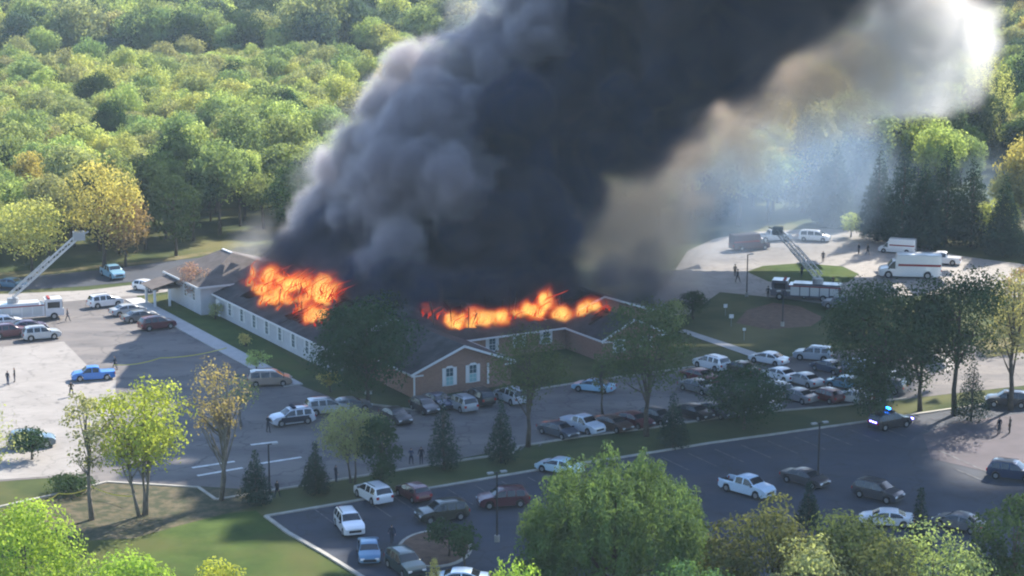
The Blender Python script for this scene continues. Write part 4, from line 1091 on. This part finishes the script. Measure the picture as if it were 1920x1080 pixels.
lamp_post(1533, 912, 792, 25, 'tall two-headed lamp post in the lower lot beside the dark sedan')
lamp_post(932, 1016, 884, 25, 'two-headed lamp post in the lower lot right of the island')
lamp_post(1467, 612, 546, 10, 'lamp post standing in the mulch bed by the drive loop')
lamp_post(1400, 556, 478, 30, 'thin lamp post at the left end of the oval lawn', 1)
lamp_post(506, 938, 832, 30, 'dark lamp post left of the small conifer on the strip', 1)


def house(px, py, w, d, h, rot, label, rm='houseroof', wm='house'):
    e = empty('house', g(px, py), R(rot)); tag(e, label, 'house')
    b = MB(); b.box((-w / 2, -d / 2, 0), (w / 2, d / 2, h)); b.poly([(-w / 2, -d / 2, h), (-w / 2, d / 2, h), (-w / 2, 0, h + d * .32)]); b.poly([(w / 2, -d / 2, h), (w / 2, d / 2, h), (w / 2, 0, h + d * .32)]); b.build('wall', M[wm], e)
    b = MB(); o = .5
    for s in (-1, 1):
        b.poly([(-w / 2 - o, s * (d / 2 + o), h - .3), (w / 2 + o, s * (d / 2 + o), h - .3), (w / 2 + o, 0, h + d * .34), (-w / 2 - o, 0, h + d * .34)])
        b.bar((-w / 2 - o, s * (d / 2 + o), h - .35), (w / 2 + o, s * (d / 2 + o), h - .35), .12, .2)
    b.build('roof', M[rm], e)
    for k in range(4):
        x = -w / 2 + w * (k + .5) / 4; f = MB(); f.box((x - .6, -d / 2 - .05, h * .35), (x + .6, -d / 2 - .002, h * .75)); wo = f.build('window', M['trim'], e)
        f = MB(); f.box((x - .5, -d / 2 - .07, h * .38), (x + .5, -d / 2 - .052, h * .72)); f.build('pane', M['housepane'], wo)


house(314, 158, 6, 6, 6.0, 10, 'small far house with bright blue roof peeping out of the wood', 'blueroof')
house(1885, 148, 22, 12, 9, -20, 'grey-roofed house far up at the right edge of the wood')
house(1900, 232, 20, 10, 4, -10, 'low white house at the right edge beyond the weeping tree')
house(520, 148, 10, 7, 6, 5, 'small pale house far behind the wood left of the smoke', 'houseroof')


def tape(pts, label):
    e = MB(); P3 = [g(x, y, 1.0) for x, y in pts]
    for a, c in zip(P3[:-1], P3[1:]):
        n = 8
        for k in range(n):
            f = lambda t: a.lerp(c, t) - Vector((0, 0, 1.2 * t * (1 - t)))
            p, q = f(k / n), f((k + 1) / n); e.poly([p - Vector((0, 0, .05)), q - Vector((0, 0, .05)), q + Vector((0, 0, .05)), p + Vector((0, 0, .05))])
    o = e.build('caution_tape', M['tape']); tag(o, label, 'tape')


tape([(213, 684), (300, 671), (425, 652)], 'yellow caution tape stretched from the bright blue pickup across the lot')
tape([(60, 942), (110, 925), (172, 912), (250, 930)], 'yellow caution tape between the trees at the lower left')


def sign(px, by, label, col='trim', w=.6, h=.5, hp=1.6):
    e = empty('small_sign', g(px, by)); tag(e, label, 'sign')
    b = MB(); b.box((-w / 2, -.02, hp - h), (w / 2, .02, hp)); b.build('board', M[col], e)
    b = MB(); b.box((-.03, .02, 0), (.03, .06, hp)); b.build('post', M['steel'], e)


sign(1371, 612, 'small white sign on the shaded grass left of the mulch bed')
sign(1360, 592, 'white sign further up the slope left of the mulch bed', w=.5)
sign(1395, 638, 'little white sign lowest on the grass by the side sidewalk', w=.4, h=.35)
sign(691, 752, 'small white sign against the dark round tree', w=.8, h=.4, hp=1.2)


# ------------------------------------------------------------------ smoke and fire volumes
def vnoise(shape, cell, seed):
    r = np.random.default_rng(seed); cell = cell if hasattr(cell, '__len__') else (cell,) * 3
    a = r.random([int(s / c) + 3 for s, c in zip(shape, cell)]).astype(np.float32)
    for ax, s in enumerate(shape):
        x = np.arange(s) / cell[ax]; i = x.astype(int); f = x - i; f = (f * f * (3 - 2 * f)).astype(np.float32); sh = [1, 1, 1]; sh[ax] = s; f = f.reshape(sh)
        a = np.take(a, i, ax) * (1 - f) + np.take(a, i + 1, ax) * f
    return a


def fbm(shape, cell, octs, seed, gain=.55):
    cell = np.array(cell if hasattr(cell, '__len__') else (cell,) * 3, float); t = 0; amp = 1; tot = 0
    for o in range(octs):
        if cell.min() < 1.0: break
        t = t + amp * vnoise(shape, tuple(cell), seed + o); tot += amp; amp *= gain; cell = cell / 2
    return t / tot - .5


def volume_obj(name, dens, lo, hi, m):
    nx, ny, nz = dens.shape
    X, Y, Z = np.meshgrid(*[np.linspace(lo[a], hi[a], dens.shape[a]) for a in range(3)], indexing='ij')
    me = bpy.data.meshes.new(name); me.vertices.add(dens.size)
    me.vertices.foreach_set('co', np.stack([X, Y, Z], -1).astype(np.float32).ravel())
    at = me.attributes.new('dens', 'FLOAT', 'POINT'); at.data.foreach_set('value', dens.astype(np.float32).ravel())
    me.materials.append(m); ob = link(name, me)
    ng = bpy.data.node_groups.new(name, 'GeometryNodeTree')
    ng.interface.new_socket('Geometry', in_out='INPUT', socket_type='NodeSocketGeometry'); ng.interface.new_socket('Geometry', in_out='OUTPUT', socket_type='NodeSocketGeometry')
    N = ng.nodes.new; l = ng.links.new; gi = N('NodeGroupInput'); go = N('NodeGroupOutput'); v = N('GeometryNodeInputPosition').outputs[0]
    for op, val in (('SUBTRACT', tuple(lo)), ('MULTIPLY', tuple((dens.shape[a] - 1) / (hi[a] - lo[a]) for a in range(3))), ('ADD', (.5,) * 3), ('FLOOR', None)):
        n = N('ShaderNodeVectorMath'); n.operation = op; l(v, n.inputs[0]); v = n.outputs[0]
        if val: n.inputs[1].default_value = val
    n = N('ShaderNodeVectorMath'); n.operation = 'DOT_PRODUCT'; l(v, n.inputs[0]); n.inputs[1].default_value = (ny * nz, nz, 1)
    fi = N('FunctionNodeFloatToInt'); l(n.outputs['Value'], fi.inputs[0])
    na = N('GeometryNodeInputNamedAttribute'); na.data_type = 'FLOAT'; na.inputs[0].default_value = 'dens'
    si = N('GeometryNodeSampleIndex'); si.data_type = 'FLOAT'; si.domain = 'POINT'; si.clamp = True
    l(gi.outputs[0], si.inputs['Geometry']); l(na.outputs[0], si.inputs['Value']); l(fi.outputs[0], si.inputs['Index'])
    vc = N('GeometryNodeVolumeCube'); l(si.outputs[0], vc.inputs['Density']); vc.inputs['Min'].default_value = lo; vc.inputs['Max'].default_value = hi
    for a, k in zip('XYZ', (nx, ny, nz)): vc.inputs['Resolution ' + a].default_value = k
    sm = N('GeometryNodeSetMaterial'); sm.inputs['Material'].default_value = m; l(vc.outputs[0], sm.inputs[0]); l(sm.outputs[0], go.inputs[0])
    ob.modifiers.new('volume', 'NODES').node_group = ng; ob['kind'] = 'stuff'
    return ob


def smoke_mat(name, thick, thin, density, aniso=.3, ramp=(0, .6), mottle=None):
    m = bpy.data.materials.new(name); m.use_nodes = True; nt = m.node_tree; nt.nodes.clear()
    pv = nt.nodes.new('ShaderNodeVolumePrincipled'); o = nt.nodes.new('ShaderNodeOutputMaterial'); nt.links.new(pv.outputs[0], o.inputs['Volume'])
    pv.inputs['Density Attribute'].default_value = ''
    at = nt.nodes.new('ShaderNodeAttribute'); at.attribute_name = 'density'
    mu = nt.nodes.new('ShaderNodeMath'); mu.operation = 'MULTIPLY'; mu.inputs[1].default_value = density; nt.links.new(at.outputs['Fac'], mu.inputs[0]); nt.links.new(mu.outputs[0], pv.inputs['Density'])
    r = nt.nodes.new('ShaderNodeValToRGB'); r.color_ramp.elements[0].position = ramp[0]; r.color_ramp.elements[1].position = ramp[1]
    r.color_ramp.elements[0].color = (*thin, 1); r.color_ramp.elements[1].color = (*thick, 1); nt.links.new(at.outputs['Fac'], r.inputs[0]); nt.links.new(r.outputs[0], pv.inputs['Color'])
    if mottle:   # soot content varies from billow to billow
        geo = nt.nodes.new('ShaderNodeNewGeometry'); n = nt.nodes.new('ShaderNodeTexNoise'); n.inputs['Scale'].default_value = .075; n.inputs['Detail'].default_value = 5; n.inputs['Roughness'].default_value = .6; n.inputs['Distortion'].default_value = 1.2
        nt.links.new(geo.outputs['Position'], n.inputs['Vector']); q = nt.nodes.new('ShaderNodeMapRange'); q.inputs[1].default_value = .42; q.inputs[2].default_value = .68; nt.links.new(n.outputs[0], q.inputs[0])
        mx = nt.nodes.new('ShaderNodeMix'); mx.data_type = 'RGBA'; nt.links.new(q.outputs[0], mx.inputs[0]); nt.links.new(r.outputs[0], mx.inputs[6]); mx.inputs[7].default_value = (*mottle, 1); nt.links.new(mx.outputs[2], pv.inputs['Color'])
    pv.inputs['Anisotropy'].default_value = aniso
    return m


def blobs(PF, vx, zmax, sub=(14, 5), zmin=1.5, seed=7, pad=3):
    r = np.random.default_rng(seed); sph = []
    for p in PF:
        px, py, d, rp = p[:4]; c = np.array(gd(px, py, d)); Rr = rp / F * d; sph.append((c, Rr))
        for k in range(sub[0]):
            v = r.normal(size=3); v /= np.linalg.norm(v); r2 = Rr * r.uniform(.3, .5); c2 = c + v * (Rr - r2 * .3); sph.append((c2, r2))
            for q in range(sub[1]):
                v2 = r.normal(size=3); v2 /= np.linalg.norm(v2); r3 = r2 * r.uniform(.3, .5); sph.append((c2 + v2 * (r2 - r3 * .3), r3))
    lo = np.min([c - q for c, q in sph], 0) - pad; hi = np.max([c + q for c, q in sph], 0) + pad; lo[2] = max(lo[2], zmin); hi[2] = min(hi[2], zmax)
    shape = tuple(int((hi[a] - lo[a]) / vx) + 1 for a in range(3)); hi = lo + (np.array(shape) - 1) * vx
    f = np.full(shape, -12., np.float32); pd = 3.0
    for c, q in sph:
        a = np.maximum(((c - q - pd - lo) / vx).astype(int), 0); b_ = np.minimum(((c + q + pd - lo) / vx).astype(int) + 2, shape)
        if (b_ <= a).any(): continue
        ax = [lo[k] + vx * np.arange(a[k], b_[k]) - c[k] for k in range(3)]
        D = q - np.sqrt(ax[0][:, None, None] ** 2 + ax[1][None, :, None] ** 2 + ax[2][None, None, :] ** 2)
        s = f[a[0]:b_[0], a[1]:b_[1], a[2]:b_[2]]; np.maximum(s, D.astype(np.float32), out=s)
    return f, tuple(map(float, lo)), tuple(map(float, hi))


DS = 28  # smoke stands over the building
PF = [(700, 450, 250, 60), (845, 430, 250, 85), (810, 530, 245, 66), (915, 535, 244, 66), (930, 350, 252, 105), (980, 190, 262, 84), (960, 450, 245, 112), (1010, 260, 255, 130), (1000, 365, 250, 100), (1090, 140, 262, 125), (1030, 515, 246, 60), (1150, 200, 256, 115),
      (1230, 90, 262, 150), (1350, 60, 252, 130), (1130, 0, 270, 125), (1450, 20, 252, 105), (1540, -15, 256, 78), (1320, -120, 258, 200), (1500, -140, 258, 170), (1640, -115, 262, 90), (1450, -330, 276, 250),
      (1690, -310, 266, 220), (1950, -290, 270, 200), (1750, -550, 276, 290), (1750, -340, 232, 215), (1930, -260, 234, 190), (2060, -380, 238, 220), (1950, -480, 245, 220), (1720, -230, 255, 160), (1900, -200, 262, 170), (1650, -420, 250, 200), (2280, -400, 222, 190), (2450, -430, 222, 190), (2120, -400, 224, 180), (2080, -320, 228, 170),  # unseen puffs above the frame, the nearer ones added to shade the lower lot
      (545, 488, 252, 30), (575, 478, 251, 38), (615, 500, 248, 42), (655, 525, 243, 42), (700, 530, 240, 50), (745, 560, 236, 46), (790, 560, 235, 42), (860, 565, 236, 46), (930, 560, 236, 44), (1000, 545, 238, 44), (1060, 545, 240, 42), (620, 430, 254, 40),
      (1110, 565, 241, 32), (1160, 568, 242, 38), (1205, 550, 248, 44), (1245, 540, 250, 40), (1150, 525, 238, 34), (1215, 515, 244, 40), (1265, 560, 250, 30), (760, 495, 248, 44), (720, 500, 246, 40)]


def blur(a, k):
    for ax in range(3):
        for _ in range(2):
            c = np.cumsum(np.concatenate([np.zeros_like(np.take(a, [0], ax)), a], ax), ax); n = a.shape[ax]
            hi_ = np.minimum(np.arange(n) + k + 1, n); lo_ = np.maximum(np.arange(n) - k, 0)
            sh = [1, 1, 1]; sh[ax] = n
            a = (np.take(c, hi_, ax) - np.take(c, lo_, ax)) / (hi_ - lo_).reshape(sh).astype(np.float32)
    return a


def cloud(name, PF_, vx, zmax, seed, big, ridge, width, m, sub=(14, 5), bias=0, soft=0):
    f, lo, hi = blobs(PF_, vx, zmax, sub, seed=seed)
    cov = blur((f > 0).astype(np.float32), max(1, int(2.4 / vx))); f = f + np.clip((cov - .6) * 14, 0, 5)
    n = fbm(f.shape, 13 / vx, 6, seed + 4, .58) * big + (.13 - np.abs(fbm(f.shape, 7 / vx, 5, seed + 70, .6))) * ridge
    f += bias + np.where(n < 0, n * np.clip(1.3 - f / 3.0, 0, 1), n)
    if soft:    # the lee side frays out softly
        X = np.linspace(lo[0], hi[0], f.shape[0])[:, None, None]; Z = np.linspace(lo[2], hi[2], f.shape[2])[None, None, :]
        q = np.clip((X - .62 * Z - 1) / 12, 0, 1); width = width + soft * q; f = f + .4 * q
    return volume_obj(name, np.clip(f / width, 0, 1), lo, hi, m)


cloud('smoke_plume', PF, .75, 105, 7, 6, 6.5, 1.5, smoke_mat('dark_smoke', (.035, .08, .19), (.34, .31, .34), .75, .3, (.0, .5), (.21, .195, .23)), bias=.7, soft=7)
# grey-mauve smoke up the left flank, its sunlit lobes imitated by a paler colour
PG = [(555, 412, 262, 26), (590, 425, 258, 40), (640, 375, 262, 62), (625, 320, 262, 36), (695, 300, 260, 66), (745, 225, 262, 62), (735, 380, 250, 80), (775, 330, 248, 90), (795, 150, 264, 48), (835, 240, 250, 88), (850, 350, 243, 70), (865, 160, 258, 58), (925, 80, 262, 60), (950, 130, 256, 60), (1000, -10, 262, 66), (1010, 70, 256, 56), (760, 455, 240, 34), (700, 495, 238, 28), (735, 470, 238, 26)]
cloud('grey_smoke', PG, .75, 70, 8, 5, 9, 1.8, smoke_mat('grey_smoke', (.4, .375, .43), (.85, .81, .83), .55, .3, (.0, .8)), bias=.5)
# tan and pale smoke round the dark core
PT = [(1145, 440, 256, 56), (1110, 385, 256, 50), (1190, 400, 262, 50), (1240, 435, 266, 40), (1225, 345, 268, 56), (1290, 280, 276, 66), (1370, 215, 280, 74), (1460, 165, 285, 76), (1560, 120, 290, 76), (1170, 480, 252, 42), (1110, 470, 248, 34), (1275, 400, 270, 28), (1230, 490, 262, 40), (1195, 465, 264, 50), (1260, 470, 266, 40), (1180, 420, 258, 50), (1700, -100, 310, 110)]
cloud('tan_smoke', PT, 1.0, 90, 9, 10, 14, 8, smoke_mat('tan_smoke', (.8, .64, .5), (.88, .76, .66), .16, .3), (10, 3), bias=3.4)
PR_ = [(622, 320, 262, 30), (665, 250, 264, 30), (720, 180, 266, 30), (480, 466, 262, 18), (455, 462, 264, 10), (900, 20, 268, 50)]
cloud('thin_smoke', PR_, 1.0, 70, 13, 8, 8, 8, smoke_mat('thin_smoke', (.93, .91, .93), (.93, .91, .93), .08, .15), (9, 3), bias=2)
PP = [(1718, 80, 288, 70), (1700, 125, 287, 46), (1768, 75, 290, 54), (1680, 20, 290, 70), (1640, 60, 292, 50)]
cloud('pale_smoke', PP, 1.1, 90, 12, 14, 12, 20, smoke_mat('pale_smoke', (.93, .92, .93), (.95, .94, .94), .6, .25), (9, 3), bias=4)
PB = [(1340, 420, 290, 90), (1450, 400, 300, 100), (1570, 390, 305, 90), (1300, 350, 290, 80), (1480, 320, 310, 110), (1640, 390, 310, 80), (1880, 440, 310, 90), (1820, 410, 312, 70), (1400, 300, 310, 100), (1700, 420, 306, 60), (1960, 480, 305, 70), (1580, 300, 315, 90)]
cloud('drifting_smoke', PB, 1.6, 60, 15, 20, 14, 12, smoke_mat('drifting_smoke', (.55, .72, .93), (.55, .72, .93), .017, .2), (12, 4), bias=4)


def fire_mat(name, estr, density):
    m = bpy.data.materials.new(name); m.use_nodes = True; nt = m.node_tree; nt.nodes.clear()
    pv = nt.nodes.new('ShaderNodeVolumePrincipled'); o = nt.nodes.new('ShaderNodeOutputMaterial'); nt.links.new(pv.outputs[0], o.inputs['Volume'])
    at = nt.nodes.new('ShaderNodeAttribute'); at.attribute_name = 'density'
    r = nt.nodes.new('ShaderNodeValToRGB'); cr = r.color_ramp
    cr.elements[0].position = .0; cr.elements[0].color = (.75, .035, .01, 1); cr.elements[1].position = 1; cr.elements[1].color = (1, .55, .12, 1)
    e = cr.elements.new(.3); e.color = (1, .08, .012, 1); e = cr.elements.new(.62); e.color = (1, .21, .025, 1)
    nt.links.new(at.outputs['Fac'], r.inputs[0]); nt.links.new(r.outputs[0], pv.inputs['Emission Color'])
    p = nt.nodes.new('ShaderNodeMath'); p.operation = 'POWER'; p.inputs[1].default_value = 1.8; nt.links.new(at.outputs['Fac'], p.inputs[0])
    q = nt.nodes.new('ShaderNodeMath'); q.operation = 'MULTIPLY'; q.inputs[1].default_value = estr; nt.links.new(p.outputs[0], q.inputs[0]); nt.links.new(q.outputs[0], pv.inputs['Emission Strength'])
    d = nt.nodes.new('ShaderNodeMath'); d.operation = 'MULTIPLY'; d.inputs[1].default_value = density; nt.links.new(at.outputs['Fac'], d.inputs[0]); nt.links.new(d.outputs[0], pv.inputs['Density'])
    pv.inputs['Density Attribute'].default_value = ''
    pv.inputs['Color'].default_value = (.2, .1, .06, 1)
    return m


FM = fire_mat('flame', .32, .3)


def flame_mesh_mat():
    m = bpy.data.materials.new('flame_tongue'); m.use_nodes = True; nt = m.node_tree; nt.nodes.clear()
    e = nt.nodes.new('ShaderNodeEmission'); o = nt.nodes.new('ShaderNodeOutputMaterial'); nt.links.new(e.outputs[0], o.inputs[0])
    at = nt.nodes.new('ShaderNodeAttribute'); at.attribute_name = 'heat'; r = nt.nodes.new('ShaderNodeValToRGB'); cr = r.color_ramp
    cr.elements[0].position = .05; cr.elements[0].color = (.35, .015, .004, 1); cr.elements[1].position = 1; cr.elements[1].color = (1, .55, .12, 1); x = cr.elements.new(.4); x.color = (.95, .1, .01, 1); x = cr.elements.new(.7); x.color = (1, .26, .025, 1)
    n = nt.nodes.new('ShaderNodeTexNoise'); n.inputs['Scale'].default_value = 1.4; geo = nt.nodes.new('ShaderNodeNewGeometry'); nt.links.new(geo.outputs['Position'], n.inputs['Vector'])
    a = nt.nodes.new('ShaderNodeMath'); a.operation = 'MULTIPLY_ADD'; a.inputs[1].default_value = 1.6; a.inputs[2].default_value = -.8; nt.links.new(n.outputs[0], a.inputs[0])
    s = nt.nodes.new('ShaderNodeMath'); s.operation = 'ADD'; nt.links.new(a.outputs[0], s.inputs[0]); nt.links.new(at.outputs['Fac'], s.inputs[1]); nt.links.new(s.outputs[0], r.inputs[0])
    nt.links.new(r.outputs[0], e.inputs[0]); e.inputs[1].default_value = .6
    return m


FTM = flame_mesh_mat()


def LW(u, v, z):  # building axes to world
    return Vector((G0.x + u * math.cos(BA) - v * math.sin(BA), G0.y + u * math.sin(BA) + v * math.cos(BA), z))


def roof_z(u, v):
    z = 0
    if 11 < v < 37 and 8 < u < 33: z = max(z, 5.8 - abs(v - 21) * (.31 if v < 21 else .2))
    for u0, u1, v0, v1, rg in ((.3, 12.9, -.4, 15.6, 5.3), (-2.6, 13, 15.5, 52.4, 5.6), (27.7, 36.2, 3, 14.9, 4.9), (28, 42, 14.9, 48, 5.3)):
        if u0 - .5 < u < u1 + .5 and v0 < v < v1: uc = (u0 + u1) / 2; z = max(z, rg - (rg - WH) * abs(u - uc) / (uc - u0))
    return z


def on_roof(px, py):
    for d in np.arange(200, 290, .25):
        p = gd(px, py, d); x, y = p.x - G0.x, p.y - G0.y; u = x * math.cos(BA) + y * math.sin(BA); v = -x * math.sin(BA) + y * math.cos(BA)
        if p.z <= roof_z(u, v) + .15: return p
    return gd(px, py, 250)


def flames(label, pts, seed, fat=1.0):
    """pts: (px, py, depth, base radius m, height m): each becomes a cluster of licking tongues plus the glowing gas and a red halo imitating firelit smoke round it"""
    r = random.Random(seed); b = MB(); heat = []
    segs = []
    for (px, py, d, rad, ht) in pts:
        c = on_roof(px, py)
        for k in range(int(3 + rad * 3.2)):
            a = r.uniform(0, 6.28); q = rad * math.sqrt(r.random()); p = c + Vector((q * math.cos(a), q * math.sin(a) * 1.2, .1)); h = ht * r.uniform(.2, .75); w = r.uniform(.04, .11) * (.6 + ht * .16)
            lean = Vector((r.uniform(-.3, 1.5), r.uniform(-.2, .3), 0)); path = []; rr = []
            ph = r.uniform(0, 6)
            for j in range(7):
                t = j / 6; path.append(p + Vector((math.sin(ph + t * 6) * .5 * t * h * .5, math.cos(ph + t * 4) * .15 * t, t * h)) + lean * t * t * h); rr.append(w * (1 - t) ** .8 * (.75 + .5 * math.sin(ph + t * 9) ** 2) + .01)
            n0 = len(b.v); b.tube(path, rr, 6, cap=False); heat += [1 - .85 * (i // 6) / 6 for i in range(len(b.v) - n0)]
            segs.append((path, w, h))
    me = b.mesh('flames', FTM, True); at = me.attributes.new('heat', 'FLOAT', 'POINT'); at.data.foreach_set('value', heat)
    o = link('flames', me); tag(o, label, 'flames', kind='stuff')
    # the gas volume from the same tongues, plus red emission imitating firelit smoke
    vx = .24; P_ = np.array([tuple(q) for path, w, h in segs for q in path]); lo = P_.min(0) - 1.6; hi = P_.max(0) + 1.6
    shape = tuple(int((hi[a] - lo[a]) / vx) + 1 for a in range(3)); hi = lo + (np.array(shape) - 1) * vx; f = np.zeros(shape, np.float32)
    for path, w, h in segs:
        for j, q in enumerate(path):
            q = np.array(q)
            for rr, am in ((fat * (w * 4.2 * (1 - .6 * j / 6) + .22), .75 - .07 * j), (w * 5 + 1.5, .035)):  # second, wide radius: firelight on the smoke put in as weak emission
                a = np.maximum(((q - rr - lo) / vx).astype(int), 0); e_ = np.minimum(((q + rr - lo) / vx).astype(int) + 2, shape)
                ax = [lo[k] + vx * np.arange(a[k], e_[k]) - q[k] for k in range(3)]; D = 1 - np.sqrt(ax[0][:, None, None] ** 2 + ax[1][None, :, None] ** 2 + ax[2][None, None, :] ** 2) / rr
                s = f[a[0]:e_[0], a[1]:e_[1], a[2]:e_[2]]; s += np.clip(D, 0, 1).astype(np.float32) * am
    nz = fbm(shape, (8, 8, 11), 3, seed + 50, .65); rg = 1 - np.abs(fbm(shape, (6, 6, 10), 3, seed + 90, .65)) * 5.5; f = np.clip(np.clip(f * 1.1, 0, 1.5) * np.clip(.55 + nz * 4.5, 0, 1.15) + nz * 1.2 - .16, 0, 1) * np.clip(f * 4, 0, 1) + np.clip(f, 0, .25) * .3
    vo = volume_obj('flame_glow', f, tuple(map(float, lo)), tuple(map(float, hi)), FM); vo.parent = o
    return o


flames('broad sheet of orange flame over the left wing roof beside the hall', [
    (482, 535, 0, 1.5, 3.0), (500, 545, 0, 1.8, 4.0), (525, 555, 0, 2.0, 4.4), (550, 558, 0, 2.2, 4.6), (580, 560, 0, 2.2, 4.4), (605, 560, 0, 2.0, 3.8), (510, 570, 0, 1.6, 3.0), (540, 580, 0, 1.6, 2.6), (565, 590, 0, 1.4, 2.2), (625, 565, 0, 1.4, 3.0),
    (580, 600, 0, 1.0, 1.8), (592, 612, 0, .8, 2.4), (604, 600, 0, .8, 2.0), (480, 515, 0, 1.2, 3.4), (500, 525, 0, 1.5, 3.6), (530, 535, 0, 1.8, 3.4), (570, 540, 0, 1.8, 3.0)], 1)
flames('long low line of flame along the middle roof ending in a tall lick', [
    (795, 592, 0, .8, 1.3), (812, 598, 0, .9, 1.6), (832, 604, 0, 1.0, 1.6), (850, 608, 0, 1.0, 2.0), (868, 609, 0, 1.1, 3.0), (888, 607, 0, 1.0, 1.8), (908, 604, 0, 1.0, 1.5), (928, 602, 0, 1.0, 1.5), (950, 600, 0, 1.0, 1.6), (972, 597, 0, 1.0, 1.8), (992, 593, 0, 1.0, 2.4),
    (1008, 588, 0, 1.0, 3.8), (1020, 578, 0, .9, 4.4), (1010, 582, 0, .6, 4.0)], 2, .68)
flames('small flame between the long line and the right patch', [(1042, 592, 0, .7, 1.3), (1052, 597, 0, .6, 1.0)], 3, .65)
flames('separate low flames over the right pavilion roof', [(1092, 592, 0, .8, 1.2), (1106, 586, 0, .9, 1.8), (1122, 582, 0, .9, 1.8), (1138, 582, 0, .9, 1.6)], 4, .7)

# ------------------------------------------------------------------ air
hz = MB(); hz.box((-1400, -40, -1), (1400, 2200, 125))
hm = bpy.data.materials.new('haze'); hm.use_nodes = True; hm.node_tree.nodes.clear()
pv = hm.node_tree.nodes.new('ShaderNodeVolumePrincipled'); ho = hm.node_tree.nodes.new('ShaderNodeOutputMaterial'); hm.node_tree.links.new(pv.outputs[0], ho.inputs['Volume'])
pv.inputs['Density'].default_value = .00014; pv.inputs['Color'].default_value = (.7, .85, 1, 1); pv.inputs['Anisotropy'].default_value = .0
hz.build('haze', hm)['kind'] = 'stuff'
